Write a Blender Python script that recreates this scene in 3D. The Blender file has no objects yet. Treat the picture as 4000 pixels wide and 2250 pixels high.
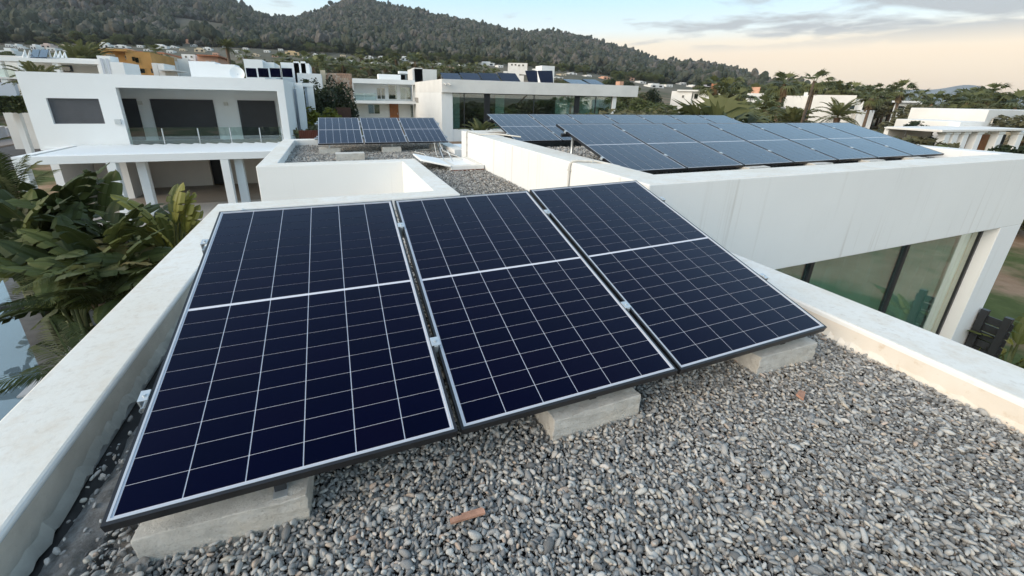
import bpy, math, random
import numpy as np
from math import radians as rad, sin, cos, pi

random.seed(7)
RNG = np.random.default_rng(11)
scene = bpy.context.scene
COL = scene.collection

# ------------------------------------------------------------------ camera
F_PX, PP_X, PP_Y = 1575.1, 1931.35, 910.12          # of a 4000 x 2250 frame
CAM = np.array([0.0, 0.0, 1.4])                      # eye 1.4 m above the roof gravel (z = 0)
YAW, PITCH, ROLL = rad(-21.45), rad(-18.708), rad(1.239)
_f = np.array([-sin(YAW) * cos(PITCH), cos(YAW) * cos(PITCH), sin(PITCH)])
_r0 = np.array([cos(YAW), sin(YAW), 0.0])
_u0 = np.cross(_r0, _f)
_r = _r0 * cos(ROLL) + _u0 * sin(ROLL)
_u = np.cross(_r, _f)

cam_data = bpy.data.cameras.new('camera')
cam = bpy.data.objects.new('camera', cam_data)
COL.objects.link(cam)
from mathutils import Matrix, Vector, Euler
cam.matrix_world = Matrix(((_r[0], _u[0], -_f[0], CAM[0]), (_r[1], _u[1], -_f[1], CAM[1]),
                           (_r[2], _u[2], -_f[2], CAM[2]), (0, 0, 0, 1)))
cam_data.sensor_width = 36.0
cam_data.lens = 36.0 * F_PX / 4000.0
cam_data.shift_x = (2000 - PP_X) / 4000.0
cam_data.shift_y = -(1125 - PP_Y) / 4000.0
cam_data.clip_start = 0.05
cam_data.clip_end = 30000.0
scene.camera = cam

# ------------------------------------------------------------------ sky
SUN_DIR = Vector((-.93, -.24, .46)).normalized()      # towards the veiled sun, behind the viewer's left shoulder
world = bpy.data.worlds.new('World')
scene.world = world
world.use_nodes = True
wn, wl = world.node_tree.nodes, world.node_tree.links
wn.clear()


def wnode(t, **kw):
    n = wn.new(t)
    for k, v in kw.items():
        setattr(n, k, v)
    return n


def wmath(op, a, b=None, clamp=False):
    n = wn.new('ShaderNodeMath')
    n.operation = op
    n.use_clamp = clamp
    for i, s in enumerate((a, b)):
        if s is None:
            continue
        if isinstance(s, (int, float)):
            n.inputs[i].default_value = s
        else:
            wl.new(s, n.inputs[i])
    return n.outputs[0]


w_out = wnode('ShaderNodeOutputWorld')
w_bg = wnode('ShaderNodeBackground')
w_bg.inputs['Strength'].default_value = 0.12
w_tc = wnode('ShaderNodeTexCoord')
w_sep = wnode('ShaderNodeSeparateXYZ')
wl.new(w_tc.outputs['Generated'], w_sep.inputs[0])
w_sky = wnode('ShaderNodeTexSky', sky_type='NISHITA')
w_sky.sun_disc = False
w_sky.sun_elevation = math.asin(SUN_DIR.z)
w_sky.sun_rotation = math.atan2(SUN_DIR.x, SUN_DIR.y)
w_sky.air_density = 1.0
w_sky.dust_density = 2.0
w_sky.ozone_density = 1.5
w_ramp = wnode('ShaderNodeValToRGB')
cr = w_ramp.color_ramp
cr.elements[0].position, cr.elements[0].color = 0.0, (.66, .56, .47, 1)
cr.elements[1].position, cr.elements[1].color = 1.0, (.30, .43, .60, 1)
for p_, c_ in ((.040, (.76, .59, .44)), (.085, (.90, .65, .41)), (.112, (.93, .73, .48)), (.138, (.78, .84, .79)),
               (.20, (.49, .77, .91)), (.45, (.60, .87, 1.04)), (.65, (.44, .65, .86))):
    e_ = cr.elements.new(p_)
    e_.color = (*c_, 1)
wl.new(w_sep.outputs['Z'], w_ramp.inputs['Fac'])
w_gain = wnode('ShaderNodeVectorMath', operation='SCALE')
w_gain.inputs['Scale'].default_value = 4.6
wl.new(w_ramp.outputs['Color'], w_gain.inputs[0])
w_mix = wnode('ShaderNodeMix', data_type='RGBA')
w_mix.inputs['Factor'].default_value = 0.82
wl.new(w_sky.outputs[0], w_mix.inputs['A'])
wl.new(w_gain.outputs[0], w_mix.inputs['B'])
# cloud layer: noise on a flat sheet overhead, denser towards the right of the view and beyond it
zc = wmath('ADD', w_sep.outputs['Z'], 0.06)
w_cmb = wnode('ShaderNodeCombineXYZ')
wl.new(wmath('DIVIDE', w_sep.outputs['X'], zc), w_cmb.inputs[0])
wl.new(wmath('DIVIDE', w_sep.outputs['Y'], zc), w_cmb.inputs[1])
w_no = wnode('ShaderNodeTexNoise')
w_no.inputs['Scale'].default_value = 1.55
w_no.inputs['Detail'].default_value = 7.0
w_no.inputs['Roughness'].default_value = 0.55
w_no.inputs['Distortion'].default_value = 0.3
wl.new(w_cmb.outputs[0], w_no.inputs['Vector'])
w_dot = wnode('ShaderNodeVectorMath', operation='DOT_PRODUCT')
w_dot.inputs[1].default_value = (.95, .31, 0.0)
wl.new(w_tc.outputs['Generated'], w_dot.inputs[0])
bank0 = wmath('MULTIPLY', wmath('SUBTRACT', w_dot.outputs['Value'], 0.80), 4.5, clamp=True)
bank = wmath('MULTIPLY', bank0, wmath('MULTIPLY', wmath('SUBTRACT', 0.25, w_sep.outputs['Z']), 12.0, clamp=True))
thr = wmath('SUBTRACT', 0.60, wmath('MULTIPLY', bank, 0.30))
cov = wmath('MULTIPLY', wmath('SUBTRACT', w_no.outputs['Fac'], thr), 6.5, clamp=True)
low = wmath('MULTIPLY', wmath('SUBTRACT', w_sep.outputs['Z'], 0.092), 30.0, clamp=True)
cov = wmath('MULTIPLY', wmath('MULTIPLY', cov, low), 0.92)
w_cl = wnode('ShaderNodeMix', data_type='RGBA')
w_cl.inputs['B'].default_value = (1.9, 2.0, 2.06, 1)
wl.new(cov, w_cl.inputs['Factor'])
wl.new(w_mix.outputs['Result'], w_cl.inputs['A'])
wl.new(w_cl.outputs['Result'], w_bg.inputs['Color'])
wl.new(w_bg.outputs[0], w_out.inputs['Surface'])

# ------------------------------------------------------------------ sun: warm, behind thin cloud
sun_data = bpy.data.lights.new('sun', 'SUN')
sun_data.energy = 1.5
sun_data.angle = rad(48)
sun_data.color = (1.0, .84, .66)
sun = bpy.data.objects.new('sun', sun_data)
COL.objects.link(sun)
sun.location = (-30, 0, 20)
sun.rotation_euler = (-SUN_DIR).to_track_quat('-Z', 'Y').to_euler()

scene.view_settings.view_transform = 'Standard'
scene.view_settings.look = 'None'
scene.view_settings.exposure = 1.27
scene.view_settings.gamma = 1.0
scene.view_settings.use_curve_mapping = False
scene.cycles.max_bounces = 8
scene.cycles.diffuse_bounces = 4
scene.cycles.glossy_bounces = 4
scene.cycles.transparent_max_bounces = 12
scene.cycles.use_denoising = True


# ------------------------------------------------------------------ helpers
def ray(x, y):
    """direction from the eye through a point of the 4000 x 2250 survey frame"""
    return _f + _r * (x - PP_X) / F_PX - _u * (y - PP_Y) / F_PX


def on_z(x, y, z):
    d = ray(x, y)
    return CAM + d * (z - CAM[2]) / d[2]


def on_y(x, y, Y):
    d = ray(x, y)
    return CAM + d * (Y - CAM[1]) / d[1]


def at_dist(x, y, D):
    d = ray(x, y)
    return CAM + d * D / math.hypot(d[0], d[1])


class MB:
    def __init__(s):
        s.v, s.f, s.uv = [], [], None

    def add(s, vs, fs):
        n = len(s.v)
        s.v += [tuple(map(float, v)) for v in vs]
        s.f += [tuple(i + n for i in f) for f in fs]
        return s

    def box(s, x0, x1, y0, y1, z0, z1):
        return s.add([(x0, y0, z0), (x1, y0, z0), (x1, y1, z0), (x0, y1, z0), (x0, y0, z1), (x1, y0, z1), (x1, y1, z1), (x0, y1, z1)],
                     [(0, 3, 2, 1), (4, 5, 6, 7), (0, 1, 5, 4), (1, 2, 6, 5), (2, 3, 7, 6), (3, 0, 4, 7)])

    def prism(s, poly, z0, z1):
        n = len(poly)
        vs = [(x, y, z0) for x, y in poly] + [(x, y, z1) for x, y in poly]
        return s.add(vs, [tuple(range(n - 1, -1, -1)), tuple(range(n, 2 * n))] + [(i, (i + 1) % n, n + (i + 1) % n, n + i) for i in range(n)])

    def quad(s, a, b, c, d):
        return s.add([a, b, c, d], [(0, 1, 2, 3)])

    def tube(s, pts, r, n=8, cap=True):
        pts = [Vector(p) for p in pts]
        rs = r if isinstance(r, (list, tuple)) else [r] * len(pts)
        base = len(s.v)
        up = Vector((0, 0, 1))
        for i, p in enumerate(pts):
            t = (pts[min(i + 1, len(pts) - 1)] - pts[max(i - 1, 0)]).normalized()
            a = t.cross(up)
            if a.length < 1e-3:
                a = t.cross(Vector((1, 0, 0)))
            a.normalize()
            b = t.cross(a)
            for k in range(n):
                q = p + (a * cos(2 * pi * k / n) + b * sin(2 * pi * k / n)) * rs[i]
                s.v.append(tuple(q))
        for i in range(len(pts) - 1):
            for k in range(n):
                k2 = (k + 1) % n
                s.f.append((base + i * n + k, base + i * n + k2, base + (i + 1) * n + k2, base + (i + 1) * n + k))
        if cap:
            s.f.append(tuple(base + k for k in range(n)))
            s.f.append(tuple(base + (len(pts) - 1) * n + k for k in reversed(range(n))))
        return s

    def mesh(s, name, smooth=False, origin=None):
        m = bpy.data.meshes.new(name)
        v = s.v
        if origin is not None:
            v = [(a - origin[0], b - origin[1], c - origin[2]) for a, b, c in v]
        m.from_pydata(v, [], s.f)
        if smooth:
            m.polygons.foreach_set('use_smooth', [True] * len(m.polygons))
        m.update()
        return m

    def build(s, name, mat, parent=None, smooth=False, bevel=0.0, local=False, kind=None, seg=2):
        """one mesh object; coordinates are world coordinates unless local"""
        org = None
        if parent is not None and not local:
            p, org = parent, Vector((0, 0, 0))
            while p is not None:
                org += p.location
                p = p.parent
        elif parent is None and not local:
            a = np.array(s.v)
            org = Vector(((a[:, 0].min() + a[:, 0].max()) / 2, (a[:, 1].min() + a[:, 1].max()) / 2, a[:, 2].min()))
        m = s.mesh(name, smooth, org)
        m.materials.append(mat)
        o = bpy.data.objects.new(name, m)
        COL.objects.link(o)
        if parent is not None:
            o.parent = parent
        elif org is not None:
            o.location = org
        if bevel:
            b = o.modifiers.new('bevel', 'BEVEL')
            b.width = bevel
            b.segments = seg
            b.limit_method = 'ANGLE'
        if kind:
            o['kind'] = kind
        return o


def tag(o, label, cat, group=None):
    o['label'] = label
    o['category'] = cat
    if group:
        o['group'] = group
    return o


def thing(name, label, cat, loc=(0, 0, 0), group=None, rot=None):
    o = bpy.data.objects.new(name, None)
    COL.objects.link(o)
    o.location = loc
    o.empty_display_size = 0.1
    if rot is not None:
        o.rotation_euler = rot
    return tag(o, label, cat, group)


def put(mesh, name, parent, loc=(0, 0, 0), rot=None, scale=None):
    o = bpy.data.objects.new(name, mesh)
    COL.objects.link(o)
    o.parent = parent
    o.location = loc
    if rot is not None:
        o.rotation_euler = rot
    if scale is not None:
        o.scale = scale if hasattr(scale, '__len__') else (scale,) * 3
    return o


def copy_tree(o, parent=None):
    c = o.copy()
    COL.objects.link(c)
    c.parent = parent
    for ch in o.children:
        copy_tree(ch, c)
    return c


# ------------------------------------------------------------------ materials
class Mat:
    def __init__(s, name, rough=0.6, spec=0.5, col=(.5, .5, .5), metal=0.0):
        s.m = bpy.data.materials.new(name)
        s.m.use_nodes = True
        s.n, s.l = s.m.node_tree.nodes, s.m.node_tree.links
        s.b = s.n['Principled BSDF']
        s.b.inputs['Roughness'].default_value = rough
        s.b.inputs['Specular IOR Level'].default_value = spec
        s.b.inputs['Base Color'].default_value = (*col, 1)
        s.b.inputs['Metallic'].default_value = metal
        s._tc = None

    def tc(s, out='Object', scale=(1, 1, 1)):
        if s._tc is None:
            s._tc = s.n.new('ShaderNodeTexCoord')
        mp = s.n.new('ShaderNodeMapping')
        mp.inputs['Scale'].default_value = scale
        s.l.new(s._tc.outputs[out], mp.inputs['Vector'])
        return mp.outputs[0]

    def noise(s, scale, detail=4, rough=.55, vec=None, out='Fac', sc=(1, 1, 1), dist=0.0):
        t = s.n.new('ShaderNodeTexNoise')
        t.inputs['Scale'].default_value = scale
        t.inputs['Detail'].default_value = detail
        t.inputs['Roughness'].default_value = rough
        t.inputs['Distortion'].default_value = dist
        s.l.new(vec if vec is not None else s.tc(scale=sc), t.inputs['Vector'])
        return t.outputs[out]

    def ramp(s, fac, stops, interp='LINEAR'):
        r = s.n.new('ShaderNodeValToRGB')
        r.color_ramp.interpolation = interp
        e = r.color_ramp.elements
        while len(e) < len(stops):
            e.new(0.5)
        for el, (p, c) in zip(e, stops):
            el.position = p
            el.color = (c, c, c, 1) if isinstance(c, (int, float)) else (*c, 1)
        s.l.new(fac, r.inputs['Fac'])
        return r.outputs['Color']

    def mix(s, fac, a, b, mode='MIX'):
        x = s.n.new('ShaderNodeMix')
        x.data_type = 'RGBA'
        x.blend_type = mode
        for key, val in (('Factor', fac), ('A', a), ('B', b)):
            if isinstance(val, (int, float)):
                x.inputs[key].default_value = val if key == 'Factor' else (val, val, val, 1)
            elif isinstance(val, tuple):
                x.inputs[key].default_value = (*val, 1)
            else:
                s.l.new(val, x.inputs[key])
        return x.outputs['Result']

    def math(s, op, a, b=None, clamp=False):
        n = s.n.new('ShaderNodeMath')
        n.operation = op
        n.use_clamp = clamp
        for i, q in enumerate((a, b)):
            if q is None:
                continue
            if isinstance(q, (int, float)):
                n.inputs[i].default_value = q
            else:
                s.l.new(q, n.inputs[i])
        return n.outputs[0]

    def objrand(s):
        return s.n.new('ShaderNodeObjectInfo').outputs['Random']

    def color(s, c):
        s.l.new(c, s.b.inputs['Base Color'])
        return s

    def bump(s, h, strength=.3, dist=.01):
        b = s.n.new('ShaderNodeBump')
        b.inputs['Strength'].default_value = strength
        b.inputs['Distance'].default_value = dist
        s.l.new(h, b.inputs['Height'])
        s.l.new(b.outputs[0], s.b.inputs['Normal'])
        return s


def plain(name, col, rough=.6, spec=.4, metal=0., var=.08, scale=6.):
    m = Mat(name, rough, spec, col, metal)
    if var:
        f = m.noise(scale, 4)
        d = tuple(c * (1 - var * 2) for c in col)
        e = tuple(min(1, c * (1 + var)) for c in col)
        m.color(m.ramp(f, [(.3, d), (.7, e)]))
    return m.m


def make_plaster(name, base=(.80, .81, .805), streak=.5, speck=.3):
    """painted render: faint mottling, rain streaks on upright faces, grime on level faces"""
    m = Mat(name, .75, .25)
    geo = m.n.new('ShaderNodeNewGeometry')
    sp = m.n.new('ShaderNodeSeparateXYZ')
    m.l.new(geo.outputs['Normal'], sp.inputs[0])
    level = m.math('GREATER_THAN', sp.outputs['Z'], .7)
    pos = m.n.new('ShaderNodeMapping')
    m.l.new(geo.outputs['Position'], pos.inputs['Vector'])
    c = m.ramp(m.noise(.7, 5, .6, vec=pos.outputs[0]), [(.3, tuple(b * .95 for b in base)), (.7, base)])
    # streaks
    ps = m.n.new('ShaderNodeMapping')
    ps.inputs['Scale'].default_value = (8.0, 8.0, .20)
    m.l.new(geo.outputs['Position'], ps.inputs['Vector'])
    st = m.ramp(m.noise(1.0, 5, .62, vec=ps.outputs[0]), [(.56, 0.), (.74, 1.)])
    big = m.ramp(m.noise(.55, 2, vec=pos.outputs[0]), [(.42, 0.), (.62, 1.)])
    up = m.math('SUBTRACT', 1.0, level)
    fs = m.math('MULTIPLY', m.math('MULTIPLY', st, big), m.math('MULTIPLY', up, streak))
    c = m.mix(fs, c, (.47, .43, .38))
    c = m.mix(m.math('MULTIPLY', m.math('MULTIPLY', level, speck), m.ramp(m.noise(1.3, 5, .6, vec=pos.outputs[0]), [(.3, .45), (.7, 1.1)])), c, (.66, .62, .54))
    # grime on tops
    sk = m.ramp(m.noise(26, 6, .7, vec=pos.outputs[0]), [(.52, 0.), (.74, .8)])
    bl = m.ramp(m.noise(2.2, 4, .6, vec=pos.outputs[0]), [(.35, .35), (.7, 1.)])
    c = m.mix(m.math('MULTIPLY', m.math('MULTIPLY', sk, bl), m.math('MULTIPLY', level, speck)), c, (.43, .37, .30))
    wm = m.ramp(m.noise(9, 7, .7, vec=pos.outputs[0]), [(.48, 0.), (.78, 1.)])
    c = m.mix(m.math('MULTIPLY', wm, m.math('MULTIPLY', level, speck * .9)), c, (.60, .52, .42))
    m.color(c)
    m.bump(m.noise(45, 4, .6, vec=pos.outputs[0]), .25, .004)
    return m.m


PLASTER = make_plaster('white_plaster', streak=.30, speck=.28)
PLASTER_OLD = make_plaster('weathered_plaster', base=(.81, .815, .80), streak=.60, speck=.80)
PLASTER_CLEAN = make_plaster('clean_plaster', base=(.80, .82, .82), streak=.10, speck=.1)
PLASTER_FAR = plain('far_plaster', (.74, .73, .70), .8, .2, var=.05, scale=.5)
OCHRE = plain('ochre_plaster', (.46, .26, .09), .85, .2, var=.1, scale=.6)
PEACH = plain('peach_plaster', (.62, .36, .25), .85, .2, var=.08, scale=.6)
CREAM = plain('cream_plaster', (.60, .50, .36), .85, .2, var=.08, scale=.6)
TERRACOTTA = plain('terracotta', (.42, .17, .09), .8, .3, var=.15, scale=5)
BLACK_FRAME = plain('black_anodised', (.012, .012, .014), .35, .5, var=0)
ALU = plain('aluminium', (.62, .66, .68), .32, .5, metal=.85, var=.05, scale=30)
GALV = plain('galvanised', (.60, .64, .66), .42, .5, metal=.6, var=.08, scale=20)
PVC = plain('pvc_conduit', (.58, .57, .53), .5, .4, var=.06, scale=14)
DARK = plain('dark_interior', (.018, .02, .022), .6, .3, var=0)
DARKMETAL = plain('dark_metal', (.02, .022, .025), .45, .5, var=0)
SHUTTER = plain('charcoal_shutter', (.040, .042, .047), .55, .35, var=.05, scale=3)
SHUTTER_LIT = plain('grey_shutter', (.085, .09, .10), .5, .35, var=.05, scale=3)  # charcoal shutter copy, daylight on the front wall put into a lighter colour
DECK = plain('deck_tiles', (.30, .27, .235), .6, .35, var=.06, scale=2)
TILE = plain('terrace_tiles', (.26, .23, .20), .55, .35, var=.08, scale=.8)
TILE_LIGHT = plain('terrace_tiles_light', (.44, .41, .38), .6, .3, var=.06, scale=.8)
WOODDOOR = plain('wood_door', (.33, .12, .035), .45, .4, var=.15, scale=3)
MAROON = plain('maroon_fence', (.085, .022, .014), .6, .3, var=.1, scale=2)
GREYWALL = plain('grey_blue_wall', (.50, .55, .62), .8, .2, var=.05, scale=.4)
ASPHALT = plain('asphalt', (.075, .072, .072), .85, .3, var=.15, scale=3)
PAVING = plain('pavement', (.22, .195, .18), .85, .3, var=.12, scale=2)
CURTAIN = plain('curtain', (.50, .63, .58), .9, .1, var=.04, scale=2)
BARK = plain('bark', (.16, .11, .075), .9, .2, var=.25, scale=8)
PALMBARK = plain('palm_bark', (.17, .12, .085), .9, .2, var=.3, scale=7)
WOODPOLE = plain('wooden_pole', (.10, .075, .055), .9, .2, var=.2, scale=4)
RUSTWOOD = plain('orange_shard', (.46, .25, .17), .8, .3, var=.2, scale=25)

# concrete blocks
cm = Mat('concrete_block', .9, .2)
c_ = cm.ramp(cm.noise(9, 6, .65), [(.25, (.46, .44, .40)), (.75, (.68, .66, .61))])
c_ = cm.mix(cm.ramp(cm.noise(70, 3, .6), [(.60, 0.), (.72, .55)]), c_, (.28, .25, .22))
c_ = cm.mix(cm.ramp(cm.noise(3.2, 3), [(.54, 0.), (.70, .40)]), c_, (.62, .52, .38))
cm.color(c_)
c_ = cm.mix(cm.ramp(cm.noise(24, 6, .75), [(.52, 0.), (.66, .45)]), c_, (.36, .34, .31))
cm.color(c_)
cm.bump(cm.noise(42, 8, .78), .9, .014)
CONCRETE = cm.m

# solar cells, backsheet
sc_ = Mat('solar_cell', .10, .5)
rr = sc_.objrand()
sc_.color(sc_.ramp(rr, [(0., (.0006, .0005, .0042)), (.5, (.0008, .0006, .0060)), (1., (.0016, .0008, .0055))]))
sc_.b.inputs['Sheen Weight'].default_value = .15
sc_.b.inputs['Sheen Roughness'].default_value = .35
sc_.b.inputs['Sheen Tint'].default_value = (.22, .46, 1.0, 1)
sc_.b.inputs['IOR'].default_value = 1.50
sc_.b.inputs['Specular Tint'].default_value = (.06, .10, .32, 1)
sr_ = sc_.ramp(sc_.noise(9, 5, .65), [(.35, .05), (.75, .16)])
sc_.l.new(sr_, sc_.b.inputs['Roughness'])
CELL = sc_.m
bs_ = Mat('backsheet', .16, .5, (.62, .62, .66))
bs_.b.inputs['IOR'].default_value = 1.27
BACKSHEET = bs_.m


def make_glass(name, tint=(.55, .62, .60), base=.10, rough=.0, gain=1.0):
    m = bpy.data.materials.new(name)
    m.use_nodes = True
    n, l = m.node_tree.nodes, m.node_tree.links
    n.clear()
    out = n.new('ShaderNodeOutputMaterial')
    mixs = n.new('ShaderNodeMixShader')
    fr = n.new('ShaderNodeFresnel')
    # the far face of a pane is met from inside: use the inverse index there so that it does not turn into a mirror
    bf = n.new('ShaderNodeNewGeometry')
    ior = n.new('ShaderNodeMix')
    ior.data_type = 'FLOAT'
    ior.inputs['A'].default_value = 1.5
    ior.inputs['B'].default_value = 1 / 1.5
    l.new(bf.outputs['Backfacing'], ior.inputs['Factor'])
    l.new(ior.outputs['Result'], fr.inputs['IOR'])
    mul = n.new('ShaderNodeMath')
    mul.operation = 'MULTIPLY_ADD'
    mul.inputs[1].default_value = gain
    mul.inputs[2].default_value = base
    mul.use_clamp = True
    tr = n.new('ShaderNodeBsdfTransparent')
    tr.inputs['Color'].default_value = (*tint, 1)
    gl = n.new('ShaderNodeBsdfGlossy')
    gl.inputs['Roughness'].default_value = rough
    gl.inputs['Color'].default_value = (.95, 1, .98, 1)
    l.new(fr.outputs[0], mul.inputs[0])
    l.new(mul.outputs[0], mixs.inputs[0])
    l.new(tr.outputs[0], mixs.inputs[1])
    l.new(gl.outputs[0], mixs.inputs[2])
    l.new(mixs.outputs[0], out.inputs[0])
    return m


GLASS = make_glass('window_glass', (.70, .80, .77), .16)
GLASS_BIG = make_glass('big_window_glass', (.78, .89, .86), .17, gain=1.2)
GLASS_CLEAR = make_glass('balustrade_glass', (.86, .93, .91), .05)
GLASS_DARK = make_glass('dark_window_glass', (.45, .50, .52), .12)


def foliage(name, lo, hi, spec=.25, rough=.55, trans=.15, scale=.8):
    m = Mat(name, rough, spec)
    a = m.ramp(m.noise(scale, 4, .6), [(.28, lo), (.72, hi)])
    b = m.mix(m.math('MULTIPLY', m.objrand(), .45), a, tuple(.75 * x for x in lo))
    m.color(b)
    m.b.inputs['Transmission Weight'].default_value = 0.0
    # thin leaves let a little light through
    n, l = m.n, m.l
    tl = n.new('ShaderNodeBsdfTranslucent')
    l.new(b, tl.inputs['Color'])
    mx = n.new('ShaderNodeMixShader')
    mx.inputs[0].default_value = trans
    out = n['Material Output']
    l.new(m.b.outputs[0], mx.inputs[1])
    l.new(tl.outputs[0], mx.inputs[2])
    l.new(mx.outputs[0], out.inputs['Surface'])
    return m.m


LEAF_DARK = foliage('leaf_dark', (.028, .040, .012), (.080, .098, .030), .2, .5)
LEAF_MID = foliage('leaf_mid', (.070, .088, .024), (.16, .175, .055), .2, .5, .25)
LEAF_YELLOW = foliage('leaf_yellow', (.15, .15, .024), (.28, .26, .06), .3, .45)
LEAF_BROWN = foliage('leaf_brown', (.10, .085, .03), (.20, .16, .06), .2, .6)
PALM_GREEN = foliage('palm_green', (.095, .108, .040), (.21, .215, .09), .25, .6, .3, scale=.5)
PALM_DRY = foliage('palm_dry', (.17, .12, .07), (.28, .20, .12), .1, .8)
TREE_GREEN = foliage('tree_green', (.068, .086, .030), (.165, .185, .070), .2, .6, .3, scale=.5)
TREE_OLIVE = foliage('tree_olive', (.10, .10, .055), (.21, .20, .115), .2, .6, .3, scale=.5)
TREE_DARK = foliage('tree_dark', (.016, .026, .014), (.048, .066, .030), .2, .6, scale=.5)
BUSH_LIME = foliage('bush_lime', (.11, .12, .014), (.22, .22, .03), .2, .6)
BUSH_RUST = foliage('bush_rust', (.18, .10, .05), (.32, .19, .10), .1, .8, .3, scale=.6)
BUSH_RED = foliage('bush_red', (.06, .016, .010), (.14, .04, .02), .2, .6)
BUSH_GREY = foliage('bush_grey', (.14, .13, .105), (.26, .24, .20), .1, .8, .3)
# ------------------------------------------------------------------ terrain: one sheet to the horizon
ZG = -3.85
SKY_PX = [(-900, -420), (-400, -300), (0, -190), (300, -150), (600, -105), (760, -52), (870, 0), (950, 35), (1000, 66), (1045, 84), (1090, 90), (1180, 76),
          (1260, 55), (1310, 26), (1350, 9), (1392, 2), (1450, 10), (1520, 32), (1610, 52), (1700, 70), (1850, 98), (1950, 122), (2010, 137), (2060, 138),
          (2140, 133), (2200, 139), (2300, 165), (2400, 191), (2480, 214), (2560, 250), (2640, 255), (2750, 263), (2850, 286), (2950, 322), (3050, 352),
          (3200, 385), (3400, 398), (3700, 408), (4000, 415), (4600, 430)]
FOOT_PX = [(-900, 120), (0, 165), (300, 170), (600, 178), (1000, 190), (1300, 205), (1600, 228), (2000, 250), (2300, 285), (2600, 325), (2900, 355),
           (3100, 383), (3300, 400), (3700, 413), (4000, 419), (4600, 434)]


def _prof(pts):
    a, t = [], []
    for x, y in pts:
        d = ray(x, y)
        a.append(math.atan2(d[0], d[1]))
        t.append(d[2] / math.hypot(d[0], d[1]))
    return np.array(a), np.array(t)


SKY_A, SKY_T = _prof(SKY_PX)
FOOT_A, FOOT_T = _prof(FOOT_PX)
D0, D1, D2 = 62.0, 330.0, 830.0


def _vnoise(x, y, seed=0):
    """cheap smooth value noise"""
    xi, yi = np.floor(x), np.floor(y)
    xf, yf = x - xi, y - yi
    u, v = xf * xf * (3 - 2 * xf), yf * yf * (3 - 2 * yf)

    def h(a, b):
        s = np.sin(a * 127.1 + b * 311.7 + seed * 74.7) * 43758.5453
        return s - np.floor(s)
    return (h(xi, yi) * (1 - u) + h(xi + 1, yi) * u) * (1 - v) + (h(xi, yi + 1) * (1 - u) + h(xi + 1, yi + 1) * u) * v


def terrain_z(X, Y):
    X, Y = np.asarray(X, float), np.asarray(Y, float)
    D = np.hypot(X, Y)
    A = np.arctan2(X, Y)
    ts = np.interp(A, SKY_A, SKY_T)
    tf = np.interp(A, FOOT_A, FOOT_T)
    # the outline is measured; away from the view the hills run out into the plain
    fade = np.clip((A - rad(-100)) / rad(40), 0, 1) * np.clip((rad(120) - A) / rad(40), 0, 1)
    ts = ts * fade + (1 - fade) * -.004
    tf = tf * fade + (1 - fade) * -.008
    z1 = CAM[2] + D1 * tf
    u = np.clip((D - D0) / (D1 - D0), 0, 1)
    z = ZG + (z1 - ZG) * (u * u * (3 - 2 * u) * .5 + u * .5)
    w = np.clip((D - D1) / (D2 - D1), 0, 1)
    th = tf + (ts - tf) * (w ** .92)
    rel = (_vnoise(X / 70, Y / 70, 3) - .5) * 16 + (_vnoise(X / 28, Y / 28, 5) - .5) * 6
    zh = CAM[2] + D * th + rel * np.sin(np.pi * np.clip(w, 0, 1)) * np.clip((ts - tf) / .05, 0, 1)
    z = np.where(D > D1, zh, z)
    b = np.clip((D - D2) / 800, 0, 1)
    zb = CAM[2] + D2 * ts
    z = np.where(D > D2, zb * (1 - b) + (-8) * b, z)
    return z


def hit(x, y, far=1500.0):
    """where the line of sight through a survey point meets the terrain"""
    d = ray(x, y)
    d = d / math.hypot(d[0], d[1])
    s = 20.0
    while s < far:
        p = CAM + d * s
        if p[2] <= float(terrain_z(p[0], p[1])):
            return p
        s += 1.5
    return CAM + d * far


tm = Mat('ground_earth', .95, .1)
gp = tm.n.new('ShaderNodeNewGeometry').outputs['Position']
n1 = tm.noise(.16, 6, .62, vec=gp)
n2 = tm.noise(.9, 6, .7, vec=gp)
n3 = tm.noise(.035, 4, .6, vec=gp)
soil = tm.ramp(n2, [(.3, (.20, .125, .075)), (.7, (.32, .225, .155))])
grass = tm.ramp(n2, [(.3, (.045, .060, .020)), (.75, (.095, .115, .042))])
c1 = tm.mix(tm.ramp(n1, [(.45, 0.), (.55, 1.)]), soil, grass)
scrub = tm.ramp(n3, [(.3, (.070, .072, .050)), (.7, (.15, .13, .10))])
ln = tm.n.new('ShaderNodeVectorMath')
ln.operation = 'LENGTH'
tm.l.new(gp, ln.inputs[0])
farf = tm.math('MULTIPLY', tm.math('SUBTRACT', ln.outputs['Value'], 70.), .006, clamp=True)
tm.color(tm.mix(farf, c1, scrub))
tm.bump(n2, .5, .1)
GROUND = tm.m

rings = np.concatenate([[0.01], np.arange(4, 60, 4.), np.arange(60, 330, 9.), np.arange(330, 850, 13.), np.array([880, 940, 1050, 1250, 1500, 1850])])
NA = 480
angs = np.linspace(-pi, pi, NA, endpoint=False)
AA, RR = np.meshgrid(angs, rings)
XX, YY = RR * np.sin(AA), RR * np.cos(AA)
ZZ = terrain_z(XX, YY)
tv = np.stack([XX, YY, ZZ], -1).reshape(-1, 3)
nr = len(rings)
i0 = (np.arange(nr - 1)[:, None] * NA + np.arange(NA)[None, :])
i1 = (np.arange(nr - 1)[:, None] * NA + (np.arange(NA)[None, :] + 1) % NA)
tf_ = np.stack([i0, i0 + NA, i1 + NA, i1], -1).reshape(-1, 4)
me = bpy.data.meshes.new('terrain')
me.from_pydata(tv.tolist(), [], tf_.tolist())
me.polygons.foreach_set('use_smooth', [True] * len(me.polygons))
me.materials.append(GROUND)
terrain = bpy.data.objects.new('terrain', me)
COL.objects.link(terrain)
terrain['kind'] = 'structure'


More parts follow.
